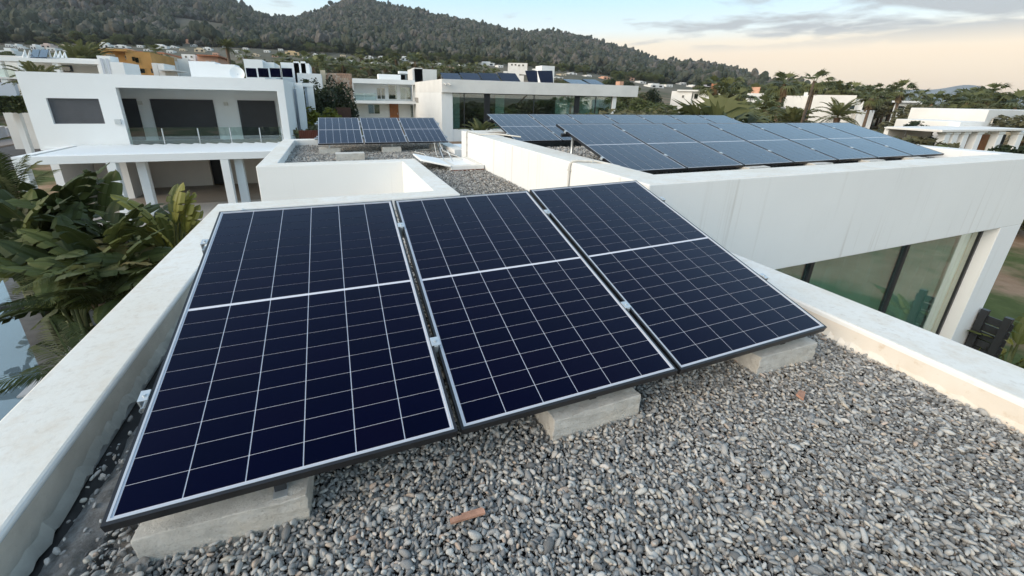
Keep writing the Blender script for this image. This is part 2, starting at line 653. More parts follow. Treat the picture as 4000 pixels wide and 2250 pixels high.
# ------------------------------------------------------------------ scattering of uncountable stuff
def scatter(name, pts, rots, scls, idx, protos):
    """one object of kind stuff: prototypes instanced on the given points"""
    pc = bpy.data.collections.new(name + '_prototypes')
    for i, pm in enumerate(protos):
        po = bpy.data.objects.new('%s_%02d' % (name, i), pm)
        pc.objects.link(po)
    m = bpy.data.meshes.new(name)
    m.vertices.add(len(pts))
    m.vertices.foreach_set('co', np.asarray(pts, np.float32).ravel())
    for an, data in (('rot', rots), ('scl', scls)):
        at = m.attributes.new(an, 'FLOAT_VECTOR', 'POINT')
        at.data.foreach_set('vector', np.asarray(data, np.float32).ravel())
    at = m.attributes.new('pick', 'INT', 'POINT')
    at.data.foreach_set('value', np.asarray(idx, np.int32))
    o = bpy.data.objects.new(name, m)
    COL.objects.link(o)
    o['kind'] = 'stuff'
    ng = bpy.data.node_groups.new(name + '_nodes', 'GeometryNodeTree')
    ng.interface.new_socket('Geometry', in_out='INPUT', socket_type='NodeSocketGeometry')
    ng.interface.new_socket('Geometry', in_out='OUTPUT', socket_type='NodeSocketGeometry')
    gi, go = ng.nodes.new('NodeGroupInput'), ng.nodes.new('NodeGroupOutput')
    ins = ng.nodes.new('GeometryNodeInstanceOnPoints')
    ci = ng.nodes.new('GeometryNodeCollectionInfo')
    ci.inputs['Collection'].default_value = pc
    ci.inputs['Separate Children'].default_value = True
    ci.inputs['Reset Children'].default_value = True

    def att(nm, dt):
        a = ng.nodes.new('GeometryNodeInputNamedAttribute')
        a.data_type = dt
        a.inputs['Name'].default_value = nm
        return a.outputs['Attribute']
    e2r = ng.nodes.new('FunctionNodeEulerToRotation')
    L = ng.links
    L.new(att('rot', 'FLOAT_VECTOR'), e2r.inputs[0])
    L.new(gi.outputs[0], ins.inputs['Points'])
    L.new(ci.outputs[0], ins.inputs['Instance'])
    ins.inputs['Pick Instance'].default_value = True
    L.new(att('pick', 'INT'), ins.inputs['Instance Index'])
    L.new(e2r.outputs[0], ins.inputs['Rotation'])
    L.new(att('scl', 'FLOAT_VECTOR'), ins.inputs['Scale'])
    L.new(ins.outputs[0], go.inputs[0])
    md = o.modifiers.new('scatter', 'NODES')
    md.node_group = ng
    return o


def ico(sub=1):
    import bmesh
    b = bmesh.new()
    bmesh.ops.create_icosphere(b, subdivisions=sub, radius=1.0)
    v = np.array([q.co[:] for q in b.verts])
    f = [[w.index for w in q.verts] for q in b.faces]
    b.free()
    return v, f


# ------------------------------------------------------------------ the villa whose roof this is
villa = thing('white_villa', 'flat-roofed white villa with gravel roof terraces in the foreground', 'house', (0, 0, ZG))
TOP = .15
XL0, XL1 = -1.345, -1.035
# S-shaped parapet wall: along the left, round the open light well, round the far roof
S = [(XL0, -3.0), (XL1, -3.0), (XL1, 5.10), (1.50, 5.10), (1.50, 8.42), (XL1, 8.42), (XL1, 12.52), (2.765, 12.52), (2.765, 12.84), (XL0, 12.84),
     (XL0, 8.10), (1.20, 8.10), (1.20, 5.40), (XL0, 5.40)]
MB().prism(S, ZG, TOP).build('parapet_wall', PLASTER_OLD, villa, bevel=.012)
MB().box(2.785, 3.15, -3.0, 3.012, ZG, TOP).build('parapet_wall', PLASTER_OLD, villa, bevel=.012)
MB().box(-1.03, 2.78, -3.0, 5.095, -.35, -.05).build('roof_slab', plain('roof_felt', (.055, .052, .050), .9, .2, var=.2, scale=9), villa)
MB().box(1.505, 2.765, 5.095, 8.415, -.35, -.052).build('roof_slab', bpy.data.materials['roof_felt'], villa)
MB().box(-1.03, 2.765, 8.425, 12.515, -.35, -.05).build('roof_slab', bpy.data.materials['roof_felt'], villa)
def upstand(face_x, sgn, y0, y1, ztop, mat, seed):
    """cement skirting on the inner face of a parapet, ragged along its foot"""
    n = int((y1 - y0) / .03)
    rng = np.random.default_rng(seed)
    b = MB()
    ys = np.linspace(y0, y1, n + 1)
    bot = -.05 + .030 * rng.random(n + 1) + .03 * _vnoise(ys * 2.2, ys * 0, seed)
    out_ = face_x + sgn * (.004 + .010 * rng.random(n + 1))
    for i in range(n):
        b.quad((face_x + sgn * .004, ys[i], ztop), (face_x + sgn * .004, ys[i + 1], ztop), (face_x + sgn * .004, ys[i + 1], bot[i + 1] + .05), (face_x + sgn * .004, ys[i], bot[i] + .05))
        b.quad((face_x + sgn * .004, ys[i], bot[i] + .05), (face_x + sgn * .004, ys[i + 1], bot[i + 1] + .05), (out_[i + 1] + sgn * .012, ys[i + 1], bot[i + 1]), (out_[i] + sgn * .012, ys[i], bot[i]))
    return b.build('upstand', mat, villa)


cem = Mat('cement_skirting', .9, .15)
cc = cem.ramp(cem.noise(5, 6, .65), [(.3, (.42, .40, .35)), (.7, (.56, .54, .48))])
cc = cem.mix(cem.ramp(cem.noise(30, 4, .7), [(.58, 0.), (.75, .5)]), cc, (.33, .30, .25))
cem.color(cc)
cem.bump(cem.noise(40, 5, .7), .4, .005)
ws = Mat('stained_skirting', .9, .15)
cc = ws.ramp(ws.noise(3, 5, .6), [(.3, (.66, .58, .48)), (.7, (.76, .72, .65))])
cc = ws.mix(ws.ramp(ws.noise(14, 5, .7), [(.56, 0.), (.75, .6)]), cc, (.50, .36, .22))
ws.color(cc)
ws.bump(ws.noise(40, 5, .7), .3, .004)
upstand(XL1, 1, -2.9, 5.09, .128, cem.m, 3)
upstand(2.785, -1, -2.9, 3.0, .118, ws.m, 4)
# the upper volume on the right
UZ, FB = .63, -.565
MB().box(2.77, 3.215, 3.455, 8.86, ZG, UZ).build('side_wall', PLASTER_OLD, villa, bevel=.012)
MB().box(2.77, 11.3, 3.015, 3.452, FB, UZ).build('fascia', PLASTER_OLD, villa, bevel=.012)
MB().box(2.77, 4.3, 3.018, 3.449, ZG, FB - .002).build('front_wall', PLASTER, villa)
MB().box(10.56, 11.3, 3.018, 3.449, ZG, FB - .002).build('corner_pier', PLASTER, villa, bevel=.008)
MB().box(10.86, 11.3, 3.455, 8.86, ZG, UZ).build('side_wall', PLASTER, villa, bevel=.01)
MB().box(2.77, 11.3, 8.863, 9.3, ZG, UZ).build('rear_wall', PLASTER_OLD, villa, bevel=.01)
MB().box(3.217, 10.858, 3.457, 8.858, .10, .43).build('roof_slab', bpy.data.materials['roof_felt'], villa)
# tall window below the fascia: three panes between black mullions, pale curtain behind
win = MB().box(4.3, 10.56, 3.20, 3.26, FB - .06, FB - .004).build('window', DARKMETAL, villa)
xs = [4.33, 5.98, 8.28, 10.30]
for a, b in zip(xs[:-1], xs[1:]):
    MB().box(a + .035, b - .035, 3.225, 3.235, ZG + .05, FB - .06).build('pane', GLASS_BIG, win)
for x in (4.33, 5.98, 8.28, 10.53):
    MB().box(x - .034, x + .034, 3.19, 3.27, ZG, FB - .062).build('mullion', DARKMETAL, win)
MB().box(10.31, 10.49, 3.225, 3.30, ZG, FB - .06).build('curtain_panel', plain('linen', (.50, .49, .38), .9, .1, var=.05), win)
cu = MB()
n_ = 170
for k in range(n_):
    xa, xb = 4.35 + 5.95 * k / n_, 4.35 + 5.95 * (k + 1) / n_
    ya, yb = 3.42 + .035 * sin(k * 1.9) + .015 * sin(k * .7), 3.42 + .035 * sin((k + 1) * 1.9) + .015 * sin((k + 1) * .7)
    cu.quad((xa, ya, ZG + .05), (xb, yb, ZG + .05), (xb, yb, FB - .01), (xa, ya, FB - .01))
cu.build('curtain', CURTAIN, win, smooth=True)
MB().box(4.3, 10.5, 3.6, 3.64, ZG, FB).build('inner_wall', plain('inner_shade', (.20, .21, .19), .9, .1, var=0), villa)


# conduits on the side wall
def conduit(label, path, r=.012, clips=()):
    o = thing('conduit', label, 'conduit', tuple(path[0]))
    MB().tube(path, r, 8).build('pipe', PVC, o, smooth=True)
    for c in clips:
        MB().box(c[0] - .012, c[0] + .02, c[1] - .024, c[1] + .024, c[2] - .012, c[2] + .012).build('clip', PVC, o)
    return o


conduit('pale conduit bent over the upper parapet beside the front array',
        [(2.752, 4.44, .02), (2.752, 4.44, .57), (2.757, 4.43, .62), (2.78, 4.42, .645), (2.85, 4.40, .652), (3.05, 4.30, .652), (3.28, 4.12, .60)], .016,
        [(2.75, 4.44, .53), (2.75, 4.44, .2), (3.0, 4.325, .65)])
conduit('pale conduit with clips at the far end of the cream wall',
        [(2.66, 8.84, .03), (2.74, 8.84, .08), (2.752, 8.84, .14), (2.752, 8.84, .60), (2.756, 8.80, .66), (2.79, 8.60, .655), (2.80, 8.0, .655), (3.0, 7.6, .70), (3.4, 7.35, .66)], .013,
        [(2.75, 8.84, .2), (2.75, 8.84, .36), (2.75, 8.84, .52), (2.79, 8.4, .655), (2.80, 8.05, .655)])


# ------------------------------------------------------------------ solar panels
PW, PH = 1.014, 1.731          # inside the frame lips
LIP, FT = .012, .035


def frame_mesh(detail=True):
    b = MB()
    z0, z1 = -FT, 0.0
    o0, o1 = -LIP, PW + LIP
    p0, p1 = -LIP, PH + LIP
    b.box(o0, o1, p0, -.002, z0, z1)
    b.box(o0, o1, PH + .002, p1, z0, z1)
    b.box(o0, -.002, -.002, PH + .002, z0, z1)
    b.box(PW + .002, o1, -.002, PH + .002, z0, z1)
    m = b.mesh('panel_frame')
    m.materials.append(BLACK_FRAME)
    return m


def lip_mesh():
    """pale bevel along the inner edge of the black frame"""
    b = MB()
    w = .0052
    z = .0012
    b.box(-.0015, PW + .0015, -.0015, w, -.004, z)
    b.box(-.0015, PW + .0015, PH - w, PH + .0015, -.004, z)
    b.box(-.0015, w, w, PH - w, -.004, z)
    b.box(PW - w, PW + .0015, w, PH - w, -.004, z)
    m = b.mesh('panel_lip')
    m.materials.append(bs_lip)
    return m


bs_lip = plain('silver_edge', (.50, .52, .55), .35, .5, metal=.3, var=0)
FRAME_M = frame_mesh()
LIP_M = lip_mesh()
bm_ = MB().box(0, PW, 0, PH, -.012, -.0035).mesh('backsheet')
bm_.materials.append(BACKSHEET)
NCOL, NROW, MIDG = 6, 10, .014
CP = (PW - .020) / NCOL
RP = (PH - .020 - MIDG) / 2 / NROW
GV, GH = .0036, .0022


def chip(w, h):
    b = MB().box(0, w, 0, h, -.0034, -.0022)
    m = b.mesh('cell')
    m.materials.append(CELL)
    return m


CELL_M = chip(CP - GV, RP - GH)
STRIP_M = chip(CP - .0055, RP * NROW - .006)


def panel(label, group, loc, yaw, tilt, roll, fine):
    ex = Vector((cos(yaw) * cos(roll), sin(yaw) * cos(roll), sin(roll)))
    ey = Vector((-sin(yaw) * cos(tilt), cos(yaw) * cos(tilt), sin(tilt)))
    ey = (ey - ex * ex.dot(ey)).normalized()
    ez = ex.cross(ey)
    t = thing('solar_panel', label, 'solar panel', loc, group)
    t.matrix_world = Matrix(((ex.x, ey.x, ez.x, loc[0]), (ex.y, ey.y, ez.y, loc[1]), (ex.z, ey.z, ez.z, loc[2]), (0, 0, 0, 1)))
    put(FRAME_M, 'frame', t)
    if fine:
        put(LIP_M, 'frame_edge', t)
    put(bm_, 'backsheet', t)
    for h in range(2):
        y0 = .010 + h * (RP * NROW + MIDG)
        for c in range(NCOL):
            x0 = .010 + c * CP + GV / 2
            if fine:
                for r in range(NROW):
                    put(CELL_M, 'cell', t, (x0, y0 + r * RP + GH / 2, 0))
            else:
                put(STRIP_M, 'cell_strip', t, (x0, y0 + .003, 0))
    return t


near = [panel('large dark solar panel nearest the left parapet', 'three panels of the near array', (-.709, 1.153, .236), rad(-.46), rad(15.23), rad(-.06), True),
        panel('large dark solar panel in the middle of the near array', 'three panels of the near array', (.352, 1.167, .211), rad(-.52), rad(15.84), rad(.53), True),
        panel('large dark solar panel nearest the big white fascia', 'three panels of the near array', (1.423, 1.168, .206), rad(-.37), rad(16.5), rad(1.27), True)]
ordn = ['leftmost', 'second', 'third', 'fourth', 'fifth', 'sixth', 'rightmost']
ty, tt = rad(.5), rad(15.15)
for i in range(7):
    s = i * 1.058 + LIP
    panel('%s blue panel of the front row on the upper roof' % ordn[i] if i in (0, 6) else '%s blue panel from the left in the upper roof front row' % ordn[i], 'front row on the upper roof',
          (3.262 + s * cos(ty), 4.03 + s * sin(ty) + LIP * cos(tt), .556 + LIP * sin(tt)), ty, tt, 0, False)
for i in range(7):
    s = i * 1.058 + LIP
    panel('%s blue panel of the rear row on the upper roof' % ordn[i] if i in (0, 6) else '%s blue panel from the left in the upper roof rear row' % ordn[i], 'rear row on the upper roof',
          (3.30 + s, 7.36, .585), 0, rad(14.4), 0, False)
for i, w in enumerate(('left', 'middle', 'right')):
    s = i * 1.068 + LIP
    panel('%s panel of the small array on the far gravel roof' % w, 'small array on the far roof', (-.388 + s, 10.58, .257), rad(-.4), rad(16.93), 0, False)

M_near = [t.matrix_world.copy() for t in near]


# mounting rails with clamps
def clamp(parent, M, x, y, kind):
    """zinc clamp on the panel edge, local coordinates of panel matrix M"""
    b = MB()
    if kind == 'mid':
        b.box(x - .020, x + .020, y - .024, y + .024, .0015, .006)
        b.box(x - .009, x + .009, y - .028, y + .028, -.04, .0015)
    else:
        s = -1 if kind == 'left' else 1
        b.box(min(x, x + s * .03), max(x, x + s * .03), y - .023, y + .023, .0015, .006)
        b.box(min(x + s * .025, x + s * .03), max(x + s * .025, x + s * .03), y - .023, y + .023, -.03, .0015)
    cx = x if kind == 'mid' else x + (.014 if kind == 'right' else -.014)
    n = 8
    b.tube([(cx, y, .006), (cx, y, .013)], .006, 6)
    b.v = [tuple(M @ Vector(v)) for v in b.v]
    return b.build('clamp', GALV, parent)


def rail_set(label, Ms, vs, x_from, x_to, gapx, mat=None):
    t = thing('mounting_rail', label, 'mounting rail', tuple(Ms[0] @ Vector((0, vs[0], -FT))))
    for v in vs:
        for k, M in enumerate(Ms):
            b = MB().box(-.03 if k else x_from, PW + .03 if k < len(Ms) - 1 else x_to, v - .02, v + .02, -FT - .045, -FT - .002)
            b.v = [tuple(M @ Vector(q)) for q in b.v]
            b.build('rail', mat or ALU, t)
        clamp(t, Ms[0], -LIP, v, 'left')
        clamp(t, Ms[-1], PW + LIP, v, 'right')
        for M in Ms[:-1]:
            clamp(t, M, PW + LIP + gapx / 2, v, 'mid')
    return t


NEAR_RAIL = rail_set('aluminium rails with zinc clamps under the near panels', M_near, (.42, 1.41), -.045, PW + .045, .025)


# ------------------------------------------------------------------ concrete blocks
def block(label, x0, x1, y0, y1, h, z0=-.03, rot=0., group=None):
    cx, cy = (x0 + x1) / 2, (y0 + y1) / 2
    w, d = (x1 - x0) / 2, (y1 - y0) / 2
    import bmesh
    b = bmesh.new()
    bmesh.ops.create_cube(b, size=1.0)
    bmesh.ops.scale(b, vec=(2 * w, 2 * d, h - z0), verts=b.verts)
    bmesh.ops.subdivide_edges(b, edges=b.edges, cuts=5, use_grid_fill=True)
    for v in b.verts:
        e = sum(abs(abs(c) - l) < 1e-4 for c, l in zip(v.co, (w, d, (h - z0) / 2)))
        j = .0020 if e < 2 else .0034
        v.co += Vector((random.uniform(-j, j), random.uniform(-j, j), random.uniform(-j, j)))
        v.co.z += (h - z0) / 2
    m = bpy.data.meshes.new('concrete_block')
    b.to_mesh(m)
    b.free()
    m.materials.append(CONCRETE)
    o = bpy.data.objects.new('concrete_block', m)
    COL.objects.link(o)
    o.location = (cx, cy, z0)
    o.rotation_euler.z = rot
    bv = o.modifiers.new('bevel', 'BEVEL')
    bv.width, bv.segments, bv.limit_method, bv.angle_limit = .0035, 2, 'ANGLE', rad(50)
    return tag(o, label, 'concrete block', group)


G_ = 'concrete ballast blocks'
block('concrete block under the front edge of the left near panel', -.685, -.20, 1.165, 1.40, .112, rot=rad(-2.5), group=G_)
block('concrete block under the front edge of the middle near panel', .74, 1.20, 1.16, 1.40, .115, rot=rad(.8), group=G_)
block('concrete block with chipped edge under the right near panel', 1.985, 2.44, 1.165, 1.40, .122, rot=rad(-.5), group=G_)
block('concrete block under the left panel of the small far array', -.38, .10, 10.66, 10.88, .13, group=G_)
block('concrete block under the middle panel of the small far array', 1.09, 1.56, 10.62, 10.84, .13, group=G_)
block('concrete block under the right panel of the small far array', 2.38, 2.84 - .12, 10.86, 11.06, .15, group=G_)
block('loose pale block standing by the rim of the light well', -.02, .58, 9.45, 9.72, .15, group=G_)
# feet between blocks and frames, rear legs
for M, u in ((M_near[0], .42), (M_near[1], .62), (M_near[2], .80)):
    p = M @ Vector((u, .05, -FT))
    f = MB().box(p.x - .022, p.x + .022, p.y - .03, p.y + .03, .108, .114).build('foot', GALV, NEAR_RAIL)
    MB().box(p.x - .018, p.x + .018, p.y - .004, p.y + .004, .114, p.z + .006).build('upright', DARKMETAL, f)
for M in M_near:
    p = M @ Vector((.5, 1.5, -FT - .04))
    MB().box(p.x - .02, p.x + .02, p.y - .02, p.y + .02, -.02, p.z).build('leg', GALV, NEAR_RAIL)
# clamps on the upper rows as small zinc pieces of one rail set each
for nm, y0, z0, tl, x0, yw in (('front', 4.03, .556, 15.15, 3.262, rad(.5)), ('rear', 7.36, .585, 14.4, 3.30, 0.0), ('far', 10.58, .257, 16.93, -.388, rad(-.4))):
    n = 3 if nm == 'far' else 7
    pit = 1.068 if nm == 'far' else 1.058
    Ms = []
    for i in range(n):
        s = i * pit + LIP
        ex = Vector((cos(yw), sin(yw), 0))
        ey = Vector((-sin(yw) * cos(rad(tl)), cos(yw) * cos(rad(tl)), sin(rad(tl))))
        ez = ex.cross(ey)
        q = Vector((x0, y0, z0)) + ex * s + ey * (LIP if nm == 'front' else 0)
        Ms.append(Matrix(((ex.x, ey.x, ez.x, q.x), (ex.y, ey.y, ez.y, q.y), (ex.z, ey.z, ez.z, q.z), (0, 0, 0, 1))))
    lab = {'front': 'aluminium rails with clamps under the upper roof front row', 'rear': 'aluminium rails with clamps under the upper roof rear row', 'far': 'aluminium rails with clamps under the small far array'}[nm]
    rs = rail_set(lab, Ms, (.42, 1.41), -.09, PW + .09, pit - PW - 2 * LIP, DARKMETAL if nm != 'far' else None)
    if nm == 'far':
        for x in (-.14, 1.35, 2.55):
            MB().box(x - .015, x + .015, 10.70, 10.73, .12, .27).build('foot', GALV, rs)
    else:
        yy, zz = (5.2, .83) if nm == 'front' else (8.55, .85)
        if nm == 'front':
            MB().tube([(3.50, 5.62, .43), (3.50, 5.62, .93)], .022, 12).build('leg', GALV, rs, smooth=True)
        for x in (5.2, 8.4):
            MB().tube([(x, yy, .43), (x, yy, zz - .03)], .02, 10).build('leg', GALV, rs, smooth=True)
# white spacer blocks showing under the front row
for i, x in enumerate((5.35, 6.75, 8.1, 9.35)):
    block('%s pale block under the upper roof front row' % ('first', 'second', 'third', 'fourth')[i], x, x + .42, 3.95, 4.12, .53, z0=.44, group='pale blocks under the upper front row')

# ------------------------------------------------------------------ roof hatch with open lid, cables
ht = thing('roof_hatch', 'open white roof hatch frame beside the cream wall', 'roof hatch', (2.4, 8.2, -.02))
b = MB().box(2.06, 2.74, 7.62, 7.74, -.05, .10)
b.box(2.06, 2.74, 8.60, 8.72, -.05, .10).box(2.06, 2.16, 7.74, 8.60, -.05, .10).box(2.60, 2.74, 7.74, 8.60, -.05, .10)
b.build('frame', PLASTER_OLD, ht, bevel=.01)
MB().box(2.16, 2.60, 7.74, 8.60, -.05, .055).build('well', PLASTER_CLEAN, ht)
MB().box(2.05, 2.75, 7.605, 7.625, -.04, .02).build('rust_band', plain('rust', (.20, .09, .06), .9, .2, var=.3, scale=12), ht)
lid = MB().add([(1.52, 8.75, .17), (1.52, 7.9, .17), (2.05, 7.60, .075), (2.05, 8.62, .075), (1.52, 8.75, .21), (1.52, 7.9, .21), (2.05, 7.60, .115), (2.05, 8.62, .115)],
               [(0, 1, 2, 3), (7, 6, 5, 4), (1, 5, 6, 2), (0, 4, 5, 1), (3, 7, 4, 0), (2, 6, 7, 3)])
lid.build('lid', PLASTER_CLEAN, ht, bevel=.01)
lg = MB()
lg.tube([(2.10, 8.35, .12), (2.06, 8.5, .32), (2.20, 8.9, .30)], .010, 6)
lg.tube([(2.25, 8.2, .10), (2.20, 8.45, .30)], .010, 6)
lg.build('ladder_rail', GALV, ht, smooth=True)
for lab, path, r, m in (
        ('white cable lying loose across the far gravel', [(2.35, 10.8, .03), (1.95, 10.7, .02), (1.85, 10.35, .03), (2.0, 9.9, .03), (1.95, 9.3, .04), (1.9, 9.0, .05), (2.0, 8.8, .08)], .012, PVC),
        ('white hose curving from the small array to the cream wall', [(2.55, 10.6, .22), (2.55, 10.2, .06), (2.62, 9.7, .03), (2.66, 9.3, .04), (2.68, 8.9, .04)], .014, PVC),
        ('black cable hanging from the small array to the hatch', [(2.45, 10.55, .24), (2.44, 10.2, .10), (2.34, 9.6, .06), (2.24, 9.0, .10), (2.26, 8.7, .16)], .011, DARKMETAL),
        ('grey cable along the rear rim near the small array', [(2.42, 10.62, .22), (2.30, 9.9, .03), (2.2, 9.3, .03), (2.14, 8.8, .12)], .010, PVC)):
    o = MB().tube(path, r, 6).build('cable', m, smooth=True)
    tag(o, lab, 'cable')

# ------------------------------------------------------------------ torn felt and dirt along the left parapet
nx, ny = 44, 330
x0, x1, y0, y1 = XL1 + .003, -.66, -.4, 5.08
fx, fy = np.meshgrid(np.linspace(x0, x1, nx), np.linspace(y0, y1, ny))
un = (fx - x0) / (x1 - x0)
wv = (_vnoise(fx * 0 + 3, fy * 2.3, 8) - .5) * .13 + (_vnoise(fx * 0 + 1, fy * 9, 2) - .5) * .05
uu = un + wv
zz = -.060 + .070 * np.clip((uu - .16) / .10, 0, 1) + .030 * np.exp(-((uu - .46) / .14) ** 2) + .02 * np.clip((uu - .7) / .1, 0, 1)
zz -= .070 * np.exp(-((uu - .66 + .05 * (_vnoise(fy * 5, fy * 0, 31) - .5)) / .028) ** 2)
mask = np.clip((uu - .14) / .1, 0, 1)
zz += mask * ((_vnoise(fx * 18, fy * 14, 1) - .5) * .026 + (_vnoise(fx * 55, fy * 55, 4) - .5) * .014)
zz += np.where(uu > .68, (_vnoise(fx * 34, fy * 34, 9) - .5) * .034, 0)
vv = np.stack([fx, fy, zz], -1).reshape(-1, 3)
ff = [(j * nx + i, j * nx + i + 1, (j + 1) * nx + i + 1, (j + 1) * nx + i) for j in range(ny - 1) for i in range(nx - 1)]
fm = Mat('dusty_felt', .92, .15)
gpos = fm.n.new('ShaderNodeNewGeometry').outputs['Position']
fsep = fm.n.new('ShaderNodeSeparateXYZ')
fm.l.new(gpos, fsep.inputs[0])
wob = fm.math('MULTIPLY', fm.math('SUBTRACT', fm.noise(2.6, 4, vec=gpos), .5), .16)
uf = fm.math('ADD', fm.math('MULTIPLY', fm.math('ADD', fsep.outputs['X'], 1.035), 2.67), wob)
a_ = fm.ramp(fm.noise(20, 7, .75, vec=gpos), [(.30, (.17, .158, .142)), (.50, (.33, .312, .29)), (.70, (.54, .53, .515))])
a_ = fm.mix(fm.ramp(fm.noise(26, 5, .7, vec=gpos), [(.58, 0.), (.70, .6)]), a_, (.36, .30, .22))
a_ = fm.mix(fm.ramp(fm.noise(3.1, 4, .6, vec=gpos), [(.52, 0.), (.66, .65)]), a_, (.42, .44, .46))
a_ = fm.mix(fm.ramp(uf, [(.11, 1.), (.19, 0.)]), a_, (.060, .058, .058))
fm.color(a_)
fm.bump(fm.noise(48, 8, .8, vec=gpos), 1.0, .03)
felt = MB()
felt.v, felt.f = [tuple(q) for q in vv.tolist()], ff
o = felt.build('torn_roof_felt', fm.m, smooth=True)
tag(o, 'torn dusty roofing felt bulging beside the left parapet', 'roofing felt')

# shards on the gravel
p = on_z(1828, 2022, .02)
b = MB().box(-.062, .060, -.008, .008, 0, .010)
b.box(-.02, .056, .006, .014, .003, .009)
o = b.build('terracotta_shard', RUSTWOOD, local=True)
o.location, o.rotation_euler = (p[0], p[1], .022), (.05, .03, rad(-2))
tag(o, 'orange splinter lying on the gravel before the left block', 'shard')
p = on_z(3128, 1550, .02)
o = MB().prism([(-.035, -.015), (.04, -.01), (.035, .015), (-.02, .02)], 0, .012).build('terracotta_shard', RUSTWOOD, local=True, bevel=.003)
o.location, o.rotation_euler = (p[0], p[1], .024), (.1, 0, .4)
tag(o, 'small reddish stone flake on the gravel by the right parapet', 'shard')

# ------------------------------------------------------------------ gravel
pm = Mat('pebble', .72, .35)
rnd = pm.objrand()
pc_ = pm.ramp(rnd, [(0., (.13, .13, .128)), (.18, (.235, .232, .225)), (.45, (.345, .336, .316)), (.70, (.445, .43, .40)), (.86, (.54, .525, .49)), (.94, (.50, .45, .37)), (.985, (.44, .33, .26)), (1., (.66, .64, .60))])
pc_ = pm.mix(pm.ramp(pm.noise(2.2, 5, .7), [(.35, 0.), (.75, .32)]), pc_, (.20, .195, .185))
pm.color(pc_)
pm.bump(pm.noise(3.5, 5, .7), .25, .2)
PEB = pm.m
pv, pf = ico(2)
peb = []
for k in range(9):
    q = pv.copy()
    sx, sy, sz = random.uniform(.95, 1.3), random.uniform(.6, .9), random.uniform(.42, .7)
    n = 1 + .34 * (_vnoise(q[:, 0] * 1.1 + k * 7, q[:, 1] * 1.1 + q[:, 2] * .9 + k, k) - .5) + .14 * (_vnoise(q[:, 0] * 2.7 + k, q[:, 2] * 2.7 + q[:, 1] * 2, k + 20) - .5)
    q = q * n[:, None]
    # a few flattened facets make it read as crushed river stone
    for _ in range(6):
        d = RNG.normal(size=3)
        d /= np.linalg.norm(d)
        s = q @ d
        lim = .66
        q -= np.where(s > lim, (s - lim) * .88, 0)[:, None] * d
    q *= (sx, sy, sz)
    b = MB()
    b.v, b.f = [tuple(t) for t in q.tolist()], [tuple(t) for t in pf]
    m = b.mesh('pebble_%d' % k, smooth=True)
    m.materials.append(PEB)
    peb.append(m)


def bed(x0, x1, y0, y1, step, zlo, zhi, keep=1.0, size=1.0):
    gx, gy = np.meshgrid(np.arange(x0, x1, step), np.arange(y0, y1, step * .87))
    gx[1::2] += step / 2
    gx = gx + RNG.uniform(-.45, .45, gx.shape) * step
    gy = gy + RNG.uniform(-.45, .45, gy.shape) * step
    P = np.stack([gx.ravel(), gy.ravel()], -1)
    P = P[RNG.random(len(P)) < keep]
    P = P[(P[:, 0] > x0 + .005) & (P[:, 0] < x1 - .005)]
    z = RNG.uniform(zlo, zhi, len(P)) + .012 * (_vnoise(P[:, 0] * 2.5, P[:, 1] * 2.5, 6) - .5)
    s = np.clip(RNG.lognormal(np.log(.0096), .30, len(P)), .006, .024) * size
    return np.column_stack([P, z]), s


def edge_left(P, s):
    """pebbles thin out towards the torn felt on the left"""
    lim = -.72 + .12 * (_vnoise(P[:, 1] * 3, P[:, 1] * 0, 4) - .5)
    k = (P[:, 0] > lim) | ((P[:, 0] > lim - .13) & (RNG.random(len(P)) < .45)) | (RNG.random(len(P)) < .08)
    P = P.copy()
    P[:, 2] += np.clip((lim + .04 - P[:, 0]) * .5, 0, .035)
    return P[k], s[k]


beds = [edge_left(*bed(-.98, 2.78, .10, 1.75, .0125, -.014, -.004, size=.52)), edge_left(*bed(-.96, 2.78, .10, 1.62, .0158, -.012, .004)), edge_left(*bed(-.96, 2.78, .10, 1.62, .0205, .004, .017, .88)),
        edge_left(*bed(-.96, 2.78, 1.62, 5.09, .025, -.012, .006, size=1.15)), edge_left(*bed(-.96, 2.78, 1.62, 3.2, .034, .004, .016, .6)),
        bed(1.51, 2.76, 5.09, 8.41, .027, -.012, .012, size=1.2), bed(-1.03, 2.76, 8.43, 12.5, .034, -.012, .010, size=1.45),
        bed(3.22, 10.85, 3.46, 5.0, .045, .43, .45, size=1.8), bed(3.22, 6.0, 5.0, 7.4, .045, .43, .45, size=1.8)]
P_ = np.concatenate([a for a, _ in beds])
s_ = np.concatenate([a for _, a in beds])
n_ = len(P_)
rot_ = np.column_stack([RNG.normal(0, .45, n_), RNG.normal(0, .45, n_), RNG.uniform(0, 2 * pi, n_)])
scl_ = np.column_stack([s_ * RNG.uniform(.9, 1.25, n_), s_ * RNG.uniform(.85, 1.1, n_), s_ * RNG.uniform(.85, 1.2, n_)])
gravel = scatter('gravel', P_, rot_, scl_, RNG.integers(0, 9, n_), peb)
tag(gravel, 'grey rounded roof gravel around the solar panels', 'gravel')
# ------------------------------------------------------------------ neighbouring houses
def pr(x, y, Y):
    return on_y(x, y, Y)


def rect(x0, y0, x1, y1, Y):
    """survey rectangle -> X0, X1, Z0, Z1 on the plane Y"""
    ym, xm = (y0 + y1) / 2, (x0 + x1) / 2
    return pr(x0, ym, Y)[0], pr(x1, ym, Y)[0], pr(xm, y1, Y)[2], pr(xm, y0, Y)[2]


